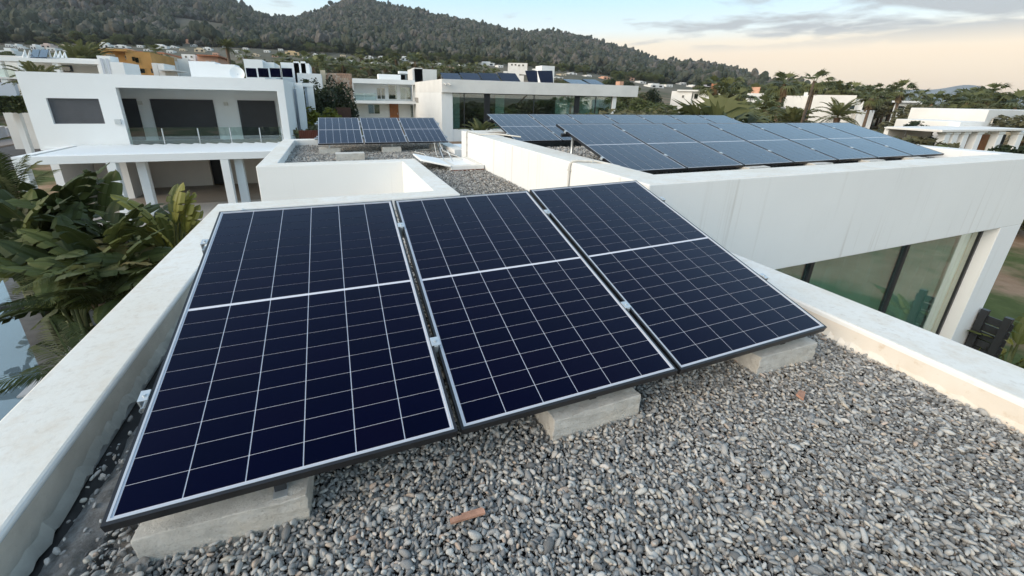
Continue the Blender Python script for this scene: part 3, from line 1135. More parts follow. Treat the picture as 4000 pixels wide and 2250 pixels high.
def window(parent, X0, X1, Z0, Z1, Y, fr=.06, mat=None, glass=None, bars=0, deep=.10, back=None):
    """frame proud of the wall, thin sheet behind the pane coloured as the unlit inside"""
    mat = mat or DARKMETAL
    b = MB()
    b.box(X0, X1, Y - .03, Y + deep, Z1 - fr, Z1).box(X0, X1, Y - .03, Y + deep, Z0, Z0 + fr)
    b.box(X0, X0 + fr, Y - .03, Y + deep, Z0 + fr, Z1 - fr).box(X1 - fr, X1, Y - .03, Y + deep, Z0 + fr, Z1 - fr)
    for k in range(bars):
        xc = X0 + (X1 - X0) * (k + 1) / (bars + 1)
        b.box(xc - fr / 2, xc + fr / 2, Y - .028, Y + deep, Z0 + fr, Z1 - fr)
    w = b.build('window', mat, parent)
    MB().box(X0 + fr, X1 - fr, Y - .012, Y - .004, Z0 + fr, Z1 - fr).build('pane', glass or GLASS_DARK, w)
    MB().box(X0 + fr, X1 - fr, Y + deep * .5, Y + deep * .6, Z0 + fr, Z1 - fr).build('unlit_backing', back or DARK, w)
    return w


# ---- house with the loggia and pergola (left)
hA = thing('loggia_house', 'white house with shuttered loggia above a slatted pergola', 'house', (-7, 28, ZG))
ZA, ZD = 1.99, -1.20


def A(name, x0, x1, y0, y1, z0, z1, mat=None, bevel=0.0):
    return MB().box(x0, x1, y0, y1, z0, z1).build(name, mat or PLASTER_CLEAN, hA, bevel=bevel)


A('front_wall', -12.16, -8.95, 24.0, 24.3, .94, ZA)
A('front_wall', -12.16, -8.95, 24.0, 24.3, -1.27, -.14)
A('front_wall', -12.16, -11.44, 24.0, 24.3, -.14, .94)
A('front_wall', -9.66, -8.95, 24.0, 24.3, -.14, .94)
sw = A('shutter', -11.44, -9.66, 24.12, 24.18, -.14, .94, SHUTTER_LIT)
for k in range(12):
    z = -.14 + .09 * k
    MB().box(-11.43, -9.67, 24.105, 24.12, z + .006, z + .084).build('slat', SHUTTER_LIT, sw)
A('side_wall', -12.16, -11.86, 24.3, 36.0, ZG, ZA)
A('loggia_side', -10.3, -10.1, 24.3, 27.0, ZD, 1.43)
A('lintel', -8.95, -2.15, 24.0, 24.3, 1.43, ZA)
A('ceiling', -11.86, -2.5, 24.3, 27.3, 1.43, 1.72)
A('side_wall', -2.50, -2.15, 24.0, 36.0, ZG, 1.43, bevel=.01)
A('side_wall', -2.50, -2.15, 24.302, 36.0, 1.432, ZA)
A('roof', -11.86, -2.5, 27.3, 36.0, 1.5, 1.72)
A('rear_wall', -12.16, -2.15, 36.0, 36.3, ZG, ZA)
A('back_wall', -10.1, -2.5, 27.0, 27.3, ZD, 1.43)
A('loggia_floor', -11.86, -2.5, 24.0, 27.0, ZD - .25, ZD, DECK)
A('slab_edge', -12.0, -2.2, 23.9, 24.0, ZD - .25, ZD + .03)
for x0, x1 in ((-9.93, -9.33), (-8.76, -5.98), (-4.83, -3.0)):
    s = A('shutter', x0, x1, 26.93, 26.98, -1.17, .91, SHUTTER)
    n = 18
    for k in range(n):
        z = -1.17 + 2.08 * k / n
        MB().box(x0 + .02, x1 - .02, 26.918, 26.93, z + .008, z + 2.08 / n - .008).build('slat', SHUTTER, s)
for x in (-9.2, -5.4):
    A('wall_lamp', x - .09, x + .09, 26.90, 26.997, .62, .80, PVC)
A('wall_box', -9.28, -9.06, 23.93, 24.0, -.16, .06, GALV)
# glass balustrade
rl = A('balustrade', -10.0, -2.52, 24.02, 24.10, ZD + .03, ZD + .06, GALV)
px_ = [-8.93, -7.63, -6.2, -4.85, -3.55, -2.55]
for a, b in zip(px_[:-1], px_[1:]):
    MB().box(a + .03, b - .03, 24.055, 24.067, ZD + .08, -.32).build('pane', GLASS_CLEAR, rl)
    MB().box(b - .02, b + .02, 24.04, 24.08, ZD + .06, -.36).build('post', GALV, rl)
# pergola
A('pergola_beam', -11.14, -2.2, 20.2, 20.5, -1.375, -1.07, bevel=.01)
A('pergola_beam', -11.14, -10.84, 20.5, 23.89, -1.375, -1.07)
A('pergola_beam', -2.5, -2.2, 20.5, 23.89, -1.375, -1.07)
for k in range(16):
    x = -10.55 + k * .52
    b = MB().add([(x, 20.5, -1.05), (x + .54, 20.5, -1.12), (x + .54, 20.5, -1.15), (x, 20.5, -1.08),
                  (x, 23.88, -1.05), (x + .54, 23.88, -1.12), (x + .54, 23.88, -1.15), (x, 23.88, -1.08)],
                 [(0, 1, 5, 4), (1, 2, 6, 5), (2, 3, 7, 6), (3, 0, 4, 7), (3, 2, 1, 0), (4, 5, 6, 7)])
    b.build('pergola_slat', PLASTER_CLEAN, hA)
for x0, x1, y0 in ((-11.14, -10.83, 20.21), (-8.47, -8.17, 20.21), (-7.79, -7.48, 20.9), (-4.64, -4.34, 20.21), (-4.22, -3.90, 20.6)):
    A('post', x0, x1, y0, y0 + .3, -3.75, -1.377, bevel=.01)
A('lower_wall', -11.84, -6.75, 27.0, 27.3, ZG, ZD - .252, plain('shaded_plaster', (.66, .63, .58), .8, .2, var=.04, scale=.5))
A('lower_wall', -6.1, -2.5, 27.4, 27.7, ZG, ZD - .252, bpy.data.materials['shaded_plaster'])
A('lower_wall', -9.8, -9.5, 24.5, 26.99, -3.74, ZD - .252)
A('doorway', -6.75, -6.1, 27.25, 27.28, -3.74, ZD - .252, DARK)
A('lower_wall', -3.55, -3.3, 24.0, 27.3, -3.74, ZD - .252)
b = A('wall_box', -3.9, -3.62, 27.33, 27.395, -2.9, -2.65, DARKMETAL)
# slim side structure behind the right corner
A('rear_pier', -1.95, -1.55, 29.0, 29.5, ZG, 1.95)
A('rear_pier', -1.40, -1.02, 30.6, 31.0, ZG, 1.75)
A('rear_band', -2.14, -1.0, 30.55, 31.05, 1.75, 1.98)
A('rear_band', -2.14, -.95, 30.55, 31.05, -.55, -.30)
A('rear_panel', -1.549, -1.401, 30.75, 30.8, ZG, 1.75, GREYWALL)
A('rear_recess', -2.13, -1.96, 29.6, 29.7, ZG, 1.6, GREYWALL)
# roof box, dish
X0, X1, Z0, Z1 = rect(742, 240, 845, 302, 30)
A('roof_box', X0, X1, 30, 31.5, 1.72, Z1)
X2, X3, _, Z2 = rect(845, 251, 920, 302, 30)
A('roof_box', X1, X3, 30, 31.5, 1.72, Z2)
ds = thing('satellite_dish', 'pale satellite dish on the roof of the loggia house', 'satellite dish', tuple(pr(930, 305, 29)))
b = MB()
c = pr(927, 287, 29)
R_ = .38
ring = [(c[0] + R_ * cos(2 * pi * k / 20), c[1] - .02, c[2] + R_ * sin(2 * pi * k / 20)) for k in range(20)]
ring2 = [(c[0] + .5 * R_ * cos(2 * pi * k / 20), c[1] + .07, c[2] + .5 * R_ * sin(2 * pi * k / 20)) for k in range(20)]
b.add(ring + ring2 + [(c[0], c[1] + .10, c[2])], [(k, (k + 1) % 20, 20 + (k + 1) % 20, 20 + k) for k in range(20)] + [(20 + k, 20 + (k + 1) % 20, 40) for k in range(20)])
b.build('dish', PLASTER_CLEAN, ds, smooth=True)
MB().tube([(c[0], c[1] + .1, c[2]), (c[0], c[1] + .15, 1.7)], .03, 6).build('mast', GALV, ds)
# terrace
t_ = MB().box(-13.2, -2.2, 18.8, 27.0, ZG - .3, -3.745).build('terrace', TILE_LIGHT)
t_['kind'] = 'structure'
t_ = MB().box(-11.8, -2.5, 22.6, 26.99, -3.744, -3.739).build('terrace_inlay', TILE)
t_['kind'] = 'structure'
t_ = MB().box(-13.2, -2.2, 18.55, 18.798, ZG - .3, -3.80).build('pool_coping', plain('blue_coping', (.22, .30, .34), .5, .3, var=.05), None)
t_['kind'] = 'structure'

# four upright panels on that roof, before a white stair box
for k in range(4):
    X0, X1, Z0, Z1 = rect(961 + 46.5 * k, 265, 1004 + 46.5 * k, 303, 30)
    q = thing('solar_panel', '%s dark panel standing on the loggia house roof' % ('leftmost', 'second', 'third', 'rightmost')[k], 'solar panel', (X0, 30, 1.7), 'upright panels on the loggia house')
    b = MB()
    w = .02
    b.box(X0, X1, 30, 30.05, Z0, Z0 + w).box(X0, X1, 30, 30.05, Z1 - w, Z1).box(X0, X0 + w, 30, 30.05, Z0 + w, Z1 - w).box(X1 - w, X1, 30, 30.05, Z0 + w, Z1 - w)
    b.build('frame', GALV, q)
    MB().box(X0 + w, X1 - w, 30.01, 30.04, Z0 + w, Z1 - w).build('cell_sheet', CELL, q)

# ---- long white house with the glass hall (centre)
hB = thing('glass_hall_house', 'long white house with dark glass front and deep roof overhang', 'house', (20, 55, ZG))


def B(name, x0, x1, y0, y1, z0, z1, mat=None, bevel=0.0):
    return MB().box(x0, x1, y0, y1, z0, z1).build(name, mat or PLASTER, hB, bevel=bevel)


B('roof_fascia', 11.95, 39.5, 47.7, 66, 1.72, 3.16, PLASTER_FAR)
B('side_wall', 11.95, 12.35, 48.0, 66, ZG, 1.715, PLASTER_OLD)
B('front_wall', 12.352, 13.25, 48.0, 48.4, ZG, 1.715)
B('front_wall', 13.252, 35.69, 48.05, 48.4, ZG, -2.42)
B('column', 35.7, 36.3, 48.0, 48.6, ZG, 1.715)
B('rear_wall', 12.36, 36.3, 60, 60.3, ZG, 1.715, plain('hall_back', (.16, .17, .15), .9, .1, var=.2, scale=.4))
B('hall_floor', 12.36, 36.2, 48.41, 59.9, ZG, -2.41, plain('hall_floor', (.20, .18, .15), .6, .3, var=.1, scale=.5))
wb = B('window', 13.25, 35.69, 48.15, 48.25, 1.64, 1.712, DARKMETAL)
cut = [13.30, 14.72, 17.28, 17.93, 23.89, 29.87, 30.56, 33.10, 35.69]
for a, b in zip(cut[:-1], cut[1:]):
    if (a, b) in ((17.28, 17.93), (29.87, 30.56)):
        MB().box(a, b, 48.10, 48.30, -2.41, 1.638).build('pillar', DARK, wb)
    else:
        MB().box(a + .06, b - .06, 48.18, 48.20, -2.35, 1.638).build('pane', GLASS, wb)
        MB().box(b - .058, b + .058, 48.14, 48.26, -2.41, 1.638).build('mullion', DARKMETAL, wb)
for x0, x1, c_n in ((13.5, 14.4, CURTAIN), (19.0, 20.2, CURTAIN), (27.5, 29.7, CURTAIN), (31.2, 32.9, CURTAIN), (33.3, 34.2, PLASTER_FAR)):
    MB().box(x0, x1, 49.0, 49.06, -2.40, 1.60).build('curtain', c_n, wb)
for x, z in ((15.5, -1.6), (16.4, -1.2), (21.5, -1.0), (25.0, -1.5)):
    MB().box(x, x + 1.3, 51, 51.5, -2.4, z).build('cabinet', plain('furniture_%d' % int(x), (.07 + .02 * (x % 3), .06, .06), .7, .2, var=0), wb)
# recessed two-storey part on the left of it
Yb = 64.0
B('roof_band', 2.46, 11.94, Yb, Yb + 4, 2.80, 3.42, PLASTER_CLEAN)
B('end_pier', 2.46, 3.17, Yb + .01, Yb + 4, ZG, 2.795, PLASTER_CLEAN)
B('balcony_slab', 3.172, 11.94, Yb, Yb + 3.5, .06, .44, PLASTER_CLEAN)
B('upper_wall', 3.172, 11.94, Yb + 2.6, Yb + 2.9, .442, 2.795, PLASTER_CLEAN)
B('lower_wall', 3.172, 11.94, Yb + 2.6, Yb + 2.9, ZG, .058, PLASTER_CLEAN)
s_b = 5.855
for x0, y0, x1, y1, bars in ((770, 365, 965, 632, 1), (1030, 295, 1240, 638, 0), (1300, 350, 1565, 642, 1), (570, 745, 845, 968, 1), (1535, 757, 1612, 1050, 0)):
    X0, X1, Z0, Z1 = rect(1340 + x0 / s_b, 280 + y0 / s_b, 1340 + x1 / s_b, 280 + y1 / s_b, Yb + 2.55)
    window(hB, X0, X1, max(Z0, .46) if y0 < 700 else Z0, min(Z1, 2.78) if y0 < 700 else min(Z1, .05), Yb + 2.55, .07, PLASTER_CLEAN, GLASS, bars, .04)
X0, X1, Z0, Z1 = rect(1340 + 1070 / s_b, 280 + 745 / s_b, 1340 + 1272 / s_b, 280 + 1120 / s_b, Yb + 2.5)
dr = B('door', X0, X1, Yb + 2.45, Yb + 2.55, Z0, .055, WOODDOOR)
MB().box(X1 - .2, X1 - .14, Yb + 2.38, Yb + 2.45, Z0 + .9, Z0 + 1.2).build('handle', GALV, dr)
gb = B('balustrade', 3.2, 6.2, Yb + .05, Yb + .10, .445, .50, GALV)
MB().box(3.2, 4.5, Yb + .06, Yb + .08, .50, 1.45).build('pane', GLASS_CLEAR, gb)
MB().box(4.55, 6.2, Yb + .06, Yb + .08, .50, 1.45).build('pane', GLASS_CLEAR, gb)
# flat patch with a recess's shade put into its colour, on the cream side wall (on the plane x = 11.95)
d1, d2 = ray(1620, 381), ray(1635, 402)
s1, s2 = 11.95 / d1[0], 11.95 / d2[0]
MB().box(11.93, 11.948, d2[1] * s2, d1[1] * s1, 1.4 + d2[2] * s2, 1.4 + d1[2] * s1).build('recess_patch', plain('niche_shade', (.30, .29, .27), .8, .2, var=0), hB)
# roof clutter of the long house
X0, X1, Z0, Z1 = rect(2115, 257, 2165, 322, 56)
B('roof_turret', X0, X1, 56, 58, 3.161, Z1, PLASTER_FAR)
for lab, x0, x1, y0, y1, Yp, back in (('tilted dark solar collector row at the near roof edge of the glass hall house', 1735, 2040, 286, 313, 51, 2.0),):
    n = 4
    for k in range(n):
        xa, xb = x0 + (x1 - x0) * k / n, x0 + (x1 - x0) * (k + 1) / n - 4
        pa, pb = pr(xa, y1 + 2, Yp), pr(xb, y1 + 2, Yp)
        q = thing('roof_collector', '%s dark collector in the row on the glass hall roof' % ('leftmost', 'second', 'third', 'rightmost')[k], 'solar panel', (pa[0], Yp, 3.16), 'collectors on the glass hall roof')
        zt = pr((xa + xb) / 2, y0, Yp + back)[2]
        b = MB().add([(pa[0], Yp, 3.2), (pb[0], Yp, 3.2), (pb[0], Yp + back, zt), (pa[0], Yp + back, zt), (pa[0], Yp, 3.17), (pb[0], Yp, 3.17), (pb[0], Yp + back, zt - .06), (pa[0], Yp + back, zt - .06)],
                     [(0, 1, 2, 3), (7, 6, 5, 4), (0, 4, 5, 1), (1, 5, 6, 2), (2, 6, 7, 3), (3, 7, 4, 0)])
        b.build('glazing', CELL, q)
        MB().box(pa[0] + .1, pa[0] + .16, Yp + back - .1, Yp + back - .04, 3.161, zt - .06).build('leg', GALV, q)
for k, (xa, xb) in enumerate(((2052, 2098), (2100, 2158))):
    Yp, back = 52, 2.0
    pa, pb = pr(xa + 14, 316, Yp), pr(xb + 4, 316, Yp)
    ta, tb = pr(xa, 276, Yp + back), pr(xb, 276, Yp + back)
    q = thing('thermal_collector', '%s of two steep blue thermal collectors by the roof turret' % ('left', 'right')[k], 'solar collector', (pa[0], Yp, 3.16), 'thermal collectors by the turret')
    MB().add([(pa[0], Yp, 3.22), (pb[0], Yp, 3.22), (tb[0], Yp + back, tb[2]), (ta[0], Yp + back, ta[2]), (pa[0], Yp + .05, 3.17), (pb[0], Yp + .05, 3.17), (tb[0], Yp + back + .05, tb[2] - .08), (ta[0], Yp + back + .05, ta[2] - .08)],
             [(0, 1, 2, 3), (7, 6, 5, 4), (0, 4, 5, 1), (1, 5, 6, 2), (2, 6, 7, 3), (3, 7, 4, 0)]).build('glazing', CELL, q)
    MB().box(tb[0] - .08, tb[0], Yp + back - .02, Yp + back + .04, 3.161, tb[2] - .08).build('leg', GALV, q)
for k, (xa, xb) in enumerate(((2226, 2302), (2304, 2362))):
    Yp, back = 52, 2.4
    pa, pb = pr(xa + 10, 325, Yp), pr(xb + 6, 325, Yp)
    zt = pr(xa, 310, Yp + back)[2]
    q = thing('roof_collector', '%s of two flat blue panels at the right end of the glass hall roof' % ('left', 'right')[k], 'solar panel', (pa[0], Yp, 3.16), 'blue panels at the roof end')
    MB().add([(pa[0], Yp, 3.24), (pb[0], Yp, 3.24), (pb[0] - .2, Yp + back, zt), (pa[0] - .2, Yp + back, zt), (pa[0], Yp, 3.17), (pb[0], Yp, 3.17), (pb[0] - .2, Yp + back, zt - .08), (pa[0] - .2, Yp + back, zt - .08)],
             [(0, 1, 2, 3), (7, 6, 5, 4), (0, 4, 5, 1), (1, 5, 6, 2), (2, 6, 7, 3), (3, 7, 4, 0)]).build('glazing', CELL, q)
X0, X1, Z0, Z1 = rect(2421, 318, 2436, 333, 55)
B('chimney', X0, X1, 55, 56, 3.161, Z1, PEACH)
X0, X1, Z0, Z1 = rect(1478, 294, 1530, 308, 66)
B('roof_hump', X0, X1 + 2.0, 66, 67.5, 3.421, Z1 + .15, PLASTER_CLEAN)
q = thing('rooftop_unit', 'grey air unit with white tank on the recessed roof', 'air unit', (9.2, 66.5, 3.42))
X0, X1, Z0, Z1 = rect(1564, 288, 1588, 308, 66.3)
MB().box(X0, X1, 66.0, 67, 3.421, Z1).build('casing', plain('unit_grey', (.16, .18, .18), .6, .3, var=.05), q)
MB().box(X0 - .2, X1 + .2, 66.2, 67.2, Z1, Z1 + .35).build('tank', PLASTER_CLEAN, q)
for k in range(2):
    o = MB().tube([(12.1 + .5 * k, 47.6, 2.7), (12.25 + .5 * k, 47.35, 2.62), (12.3 + .5 * k, 47.1, 2.5)], .07, 6).build('security_camera', PVC, hB)


# ---- houses further off: plain blocks standing on the terrain, each with its own windows
HOUSE_FRONTS = []


def far_house(name, label, Y, blocks, wins=(), group=None, wf=.10, face=None):
    """blocks and windows are given as survey rectangles on the front plane; 'face' turns the house square to the line of sight"""
    x0, y0, x1, y1 = blocks[0][:4]
    c = pr((x0 + x1) / 2, y1, Y)
    if face is None:
        face = (x0 + x1) / 2 > 1900
    az = math.atan2(c[0], c[1]) if face else 0.0
    n = np.array([sin(az), cos(az), 0.0])
    rt = np.array([cos(az), -sin(az), 0.0])
    base = np.array([c[0], c[1], 0.0])
    h = thing(name, label, 'house', (c[0], c[1], 0.0), group, rot=(0, 0, -az))
    gz = float(terrain_z(c[0], c[1]))
    HOUSE_FRONTS.append((min(q[0] for q in blocks), max(q[2] for q in blocks), math.hypot(c[0], c[1])))

    def R(x0, y0, x1, y1, off):
        ym, xm = (y0 + y1) / 2, (x0 + x1) / 2

        def P(x, y):
            d = ray(x, y)
            s = ((base - CAM) @ n + off) / (d @ n)
            p = CAM + d * s
            return (p - base) @ rt, p[2]
        return P(x0, ym)[0], P(x1, ym)[0], P(xm, y1)[1], P(xm, y0)[1]
    for i, bl in enumerate(blocks):
        x0, y0, x1, y1, dep, mat = bl[:6]
        off = bl[6] if len(bl) > 6 else 0.0
        X0, X1, Z0, Z1 = R(x0, y0, x1, y1, off)
        sl = len(bl) > 7 and bl[7]
        MB().box(X0, X1, off, off + dep, Z0 if sl else min(Z0, gz - .5), Z1).build('slab' if sl else ('wall', 'wing', 'upper_block', 'annex')[min(i, 3)], mat, h, local=True)
    for wv_ in wins:
        x0, y0, x1, y1 = wv_[:4]
        off = wv_[4] if len(wv_) > 4 else 0.0
        X0, X1, Z0, Z1 = R(x0, y0, x1, y1, off - .06)
        f = MB().box(X0 - wf, X1 + wf, off - .05, off + .02, Z0 - wf, Z1 + wf).build('window', wv_[5] if len(wv_) > 5 else PLASTER_FAR, h, local=True)
        MB().box(X0, X1, off - .075, off - .052, Z0, Z1).build('pane', wv_[6] if len(wv_) > 6 else GLASS_DARK, f, local=True)
        MB().box(X0 + .01, X1 - .01, off - .0515, off - .0505, Z0 + .01, Z1 - .01).build('unlit_backing', DARK, f, local=True)  # thin dark sheet, unlit inside put into its colour
    return h


PF = PLASTER_FAR
# long portico house behind the loggia house
hC = far_house('portico_house', 'low white house with a pillared portico behind the loggia house', 44,
               [(-60, 222, 383, 262, 7, PF, 4.0), (-80, 300, 70, 307, 5, PF, 0.0, True), (-80, 322, 62, 392, .4, GREYWALL, -1.5, True)],
               [(222, 250, 276, 276, 3.9, DARKMETAL), (-20, 312, 66, 322, 2.0, DARKMETAL)], wf=.08)
X0, X1, Z0, Z1 = rect(-60, 221, 384, 238, 44)
MB().box(X0, X1, 44, 48, pr(190, 244, 44)[2], pr(190, 229, 44)[2]).build('roof_slab', PLASTER_CLEAN, hC)
for x in (-10, 76, 212, 386):
    a = pr(x, 250, 44)
    MB().box(a[0] - .18, a[0] + .18, 44.1, 44.5, ZG, pr(190, 244, 44)[2]).build('pillar', PLASTER_CLEAN, hC)
X0, X1, Z0, Z1 = rect(-60, 271, 58, 300, 43)
MB().box(X0, X1, 43, 43.05, Z0, Z1).build('balustrade_pane', GLASS_CLEAR, hC)
X0, X1, Z0, Z1 = rect(386, 218, 436, 290, 43.5)
MB().box(X0, X1, 43.5, 45, ZG, Z1).build('stair_tower', PLASTER_CLEAN, hC)
for xa in (396, 418):
    q0, q1, _, _ = rect(xa, 222, xa + 9, 290, 43.4)
    MB().box(q0, q1, 43.4, 43.48, ZG, Z1 - .2).build('tower_slot', GREYWALL, hC)
far_house('white_house', 'pale blue-white annex right of the portico house', 42, [(436, 243, 486, 300, 3, PLASTER_CLEAN)], [])
for k in range(2):
    xa, xb = ((122, 152), (154, 186))[k]
    Yp = 47
    pa, pb, ta, tb = pr(xa - 4, 224, Yp), pr(xb - 4, 224, Yp), pr(xa + 6, 193, Yp + 2.2), pr(xb + 4, 193, Yp + 2.2)
    q = thing('thermal_collector', '%s of two tilted dark collectors on the portico roof' % ('left', 'right')[k], 'solar collector', tuple(pa), 'collectors on the portico roof')
    MB().add([pa, pb, tb, ta, pa - (0, 0, .1), pb - (0, 0, .1), tb - (0, 0, .1), ta - (0, 0, .1)], [(0, 1, 2, 3), (7, 6, 5, 4), (0, 4, 5, 1), (1, 5, 6, 2), (2, 6, 7, 3), (3, 7, 4, 0)]).build('glazing', CELL, q)
    MB().box(tb[0] - .1, tb[0], tb[1], tb[1] + .08, pb[2] - .3, tb[2] - .1).build('leg', PLASTER_CLEAN, q)
for k, (xa, y0) in enumerate(((90, 196), (110, 198), (212, 200), (228, 200), (246, 204))):
    a, b_, c2 = pr(xa, 226, 48), pr(xa + 14, 226, 48), pr(xa + 7, y0, 48)
    MB().tube([a, c2, b_], .07, 5).build('roof_trestle', PLASTER_CLEAN, hC)
far_house('ochre_house', 'ochre yellow stepped house with small windows', 62, [(395, 193, 500, 300, 7, OCHRE), (500, 203, 596, 300, 8, OCHRE, -1.0), (400, 190, 495, 199, 8, OCHRE, -1.2, True)],
          [(489, 217, 499, 232, 0, OCHRE), (516, 222, 524, 238, -1, OCHRE), (530, 225, 542, 245, -1, OCHRE), (414, 212, 452, 232, 0, OCHRE), (532, 268, 566, 285, -1, OCHRE), (590, 268, 596, 285, -1, OCHRE)])
far_house('roof_tile_house', 'cream house with a long red tiled roof beyond the ochre house', 95, [(525, 208, 645, 232, 9, CREAM), (520, 202, 640, 208, 10, TERRACOTTA, -.6, True), (540, 229, 650, 245, 6, PF, -3)],
          [(560, 216, 572, 226), (600, 216, 612, 226), (560, 233, 575, 242, -3), (590, 233, 605, 242, -3)])
far_house('peach_house', 'peach coloured house with flat eaves beside tall palms', 100, [(772, 219, 852, 250, 9, PEACH), (768, 214, 856, 219, 10, TERRACOTTA, -.8, True)], [(806, 240, 816, 247), (826, 240, 838, 247)])
far_house('white_house', 'small white house left of the peach house', 102, [(710, 212, 762, 232, 7, PF), (693, 230, 735, 246, 6, PF, -4)], [(722, 218, 730, 226), (744, 218, 752, 226)])
far_house('white_house', 'white block with dark car port right of the ochre house', 60, [(596, 246, 616, 290, 4, PF), (616, 248, 640, 275, 4, PF), (618, 271, 680, 276, 5, PF, -1, True)], [])
far_house('white_house', 'white boxy house behind the upright rooftop panels', 42, [(957, 232, 1030, 320, 6, PLASTER_CLEAN), (1030, 243, 1075, 320, 5, PLASTER_CLEAN, .5)], [])
far_house('white_house', 'white stepped house left of the stone-clad wall', 46, [(1102, 246, 1212, 345, 6, PLASTER_CLEAN), (1165, 287, 1258, 375, 5, PLASTER_CLEAN, -2), (1146, 240, 1166, 250, 1.5, PLASTER_CLEAN), (1174, 240, 1192, 252, 1.5, PLASTER_CLEAN)], [])
# stone-clad house: separate stones
hS = far_house('stone_house', 'house end clad in pinkish rubble stone above dark shrubs', 50, [(1262, 286, 1377, 372, 7, plain('stone_mortar', (.42, .30, .22), .9, .2, var=.1, scale=2)), (1252, 274, 1272, 320, 1.2, CREAM, -.5)], [])
STONES = [plain('rubble_%d' % k, c, .9, .2, var=.15, scale=3) for k, c in enumerate(((.50, .33, .24), (.56, .42, .31), (.44, .27, .19), (.58, .47, .38)))]
X0, X1, Z0, Z1 = rect(1272, 287, 1377, 345, 50)
nr_, nc_ = 7, 11
for r in range(nr_):
    for c in range(nc_):
        u0 = X0 + (X1 - X0) * (c + (.35 if r % 2 else 0) + random.uniform(-.12, .12)) / (nc_ + .4)
        u1 = u0 + (X1 - X0) / (nc_ + .4) * random.uniform(.82, .96)
        v0 = Z0 + (Z1 - Z0) * (r + random.uniform(.03, .10)) / nr_
        v1 = Z0 + (Z1 - Z0) * (r + random.uniform(.88, .97)) / nr_
        MB().prism([(u0, 50), (min(u1, X1), 50), (min(u1, X1) - .04, 49.94), (u0 + .04, 49.93)], v0, v1).build('stone', random.choice(STONES), hS)
far_house('white_house', 'white house end seen over the glass hall roof', 74, [(1612, 270, 1706, 320, 5, PF), (1618, 265, 1650, 272, 3, PF)], [])
far_house('white_house', 'small white villa with arched windows under the hill', 190, [(1984, 246, 2060, 270, 9, PF)], [(1996, 250, 2003, 256), (2010, 250, 2017, 256), (2024, 252, 2031, 259), (2040, 252, 2047, 259)])
far_house('white_house', 'white domed house behind the near collectors', 80, [(1966, 278, 1982, 320, 5, PF), (1984, 276, 2028, 320, 6, PF), (2028, 295, 2046, 320, 5, PF)], [])
# right side
far_house('white_house', 'long low white house behind rusty shrubs', 66, [(2620, 356, 2700, 420, 7, PF), (2700, 354, 2780, 420, 7, PF, .6), (2645, 351, 2785, 357, 8, PF, -.4, True)],
          [(2664, 372, 2672, 382), (2694, 363, 2706, 386, .6, PF), (2712, 366, 2726, 386, .6, PF), (2760, 366, 2772, 374, .6)])
far_house('white_house', 'white cube house beneath the three tall palms', 56, [(2752, 374, 2850, 430, 6, PLASTER_FAR), (2800, 358, 2880, 378, 6, PF, 2)], [(2818, 362, 2840, 371, 2), (2806, 383, 2830, 400)])
far_house('terracotta_house', 'small terracotta walled house among the palms', 60, [(2776, 324, 2800, 372, 4, TERRACOTTA, 6), (2850, 372, 2890, 430, 5, plain('pale_terracotta', (.44, .24, .13), .85, .2, var=.1))], [])
far_house('white_house', 'tall plain white wall house left of the leaning pole', 44, [(2908, 364, 2978, 470, 6, PF), (2935, 340, 2968, 366, 4, PEACH, 4)], [])
hR = far_house('white_house', 'big plain white house behind the leaning pole', 54, [(3054, 374, 3152, 500, 9, PF, .6), (3150, 371, 3330, 500, 9, PF), (3326, 386, 3362, 500, 8, PF, 1.0), (3342, 431, 3406, 510, 6, PLASTER_CLEAN, -1.5), (3140, 360, 3162, 380, 1.2, PF, 2)],
                [(3318, 412, 3338, 428, -.06)])
p = pr(3080, 440, 46)
o = thing('terracotta_turret', 'round terracotta turret with pale rim before the big white house', 'turret', (p[0], 46, ZG))
R_ = abs(pr(3105, 440, 46)[0] - pr(3058, 440, 46)[0]) / 2
MB().tube([(p[0], 46, ZG), (p[0], 46, pr(3080, 432, 46)[2]), (p[0], 46, pr(3080, 424, 46)[2])], [R_ * 1.05, R_, R_ * .95], 16).build('drum', TERRACOTTA, o, smooth=True)
MB().tube([(p[0], 46, pr(3080, 424, 46)[2]), (p[0], 46, pr(3080, 419, 46)[2])], [R_ * 1.05, R_ * 1.05], 16).build('rim', PF, o)
far_house('white_house', 'bluish white house with wide glass front among palms', 44, [(3490, 397, 3596, 446, 6, PLASTER_CLEAN), (3484, 394, 3600, 401, 7, PLASTER_CLEAN, -.8, True)], [(3506, 414, 3530, 440), (3560, 412, 3586, 440)], wf=.05)
MBw = None
for k, (x0, y0, x1, y1) in enumerate(((3470, 497, 3536, 530), (3540, 495, 3642, 530))):
    X0, X1, Z0, Z1 = rect(x0, y0, x1, y1, 17.5)
    w_ = thing('garden_wall', '%s length of low white garden wall beyond the upper roof' % ('left', 'right')[k], 'wall', ((X0 + X1) / 2, 17.5, ZG), 'low white garden walls')
    MB().box(X0, X1, 17.5, 17.75, ZG, Z1 - .06).build('body', PF, w_)
    MB().box(X0 - .03, X1 + .03, 17.46, 17.79, Z1 - .06, Z1).build('coping', PLASTER_CLEAN, w_)
# arched porch house at the far right
hP = thing('porch_house', 'white house with thick porch pillars at the right edge', 'house', tuple(pr(3850, 560, 15.5)))


def Pb(name, x0, y0, x1, y1, Y, dep, mat=PF, base=None):
    X0, X1, Z0, Z1 = rect(x0, y0, x1, y1, Y)
    return MB().box(X0, X1, Y, Y + dep, ZG if base else Z0, Z1).build(name, mat, hP, bevel=.03)


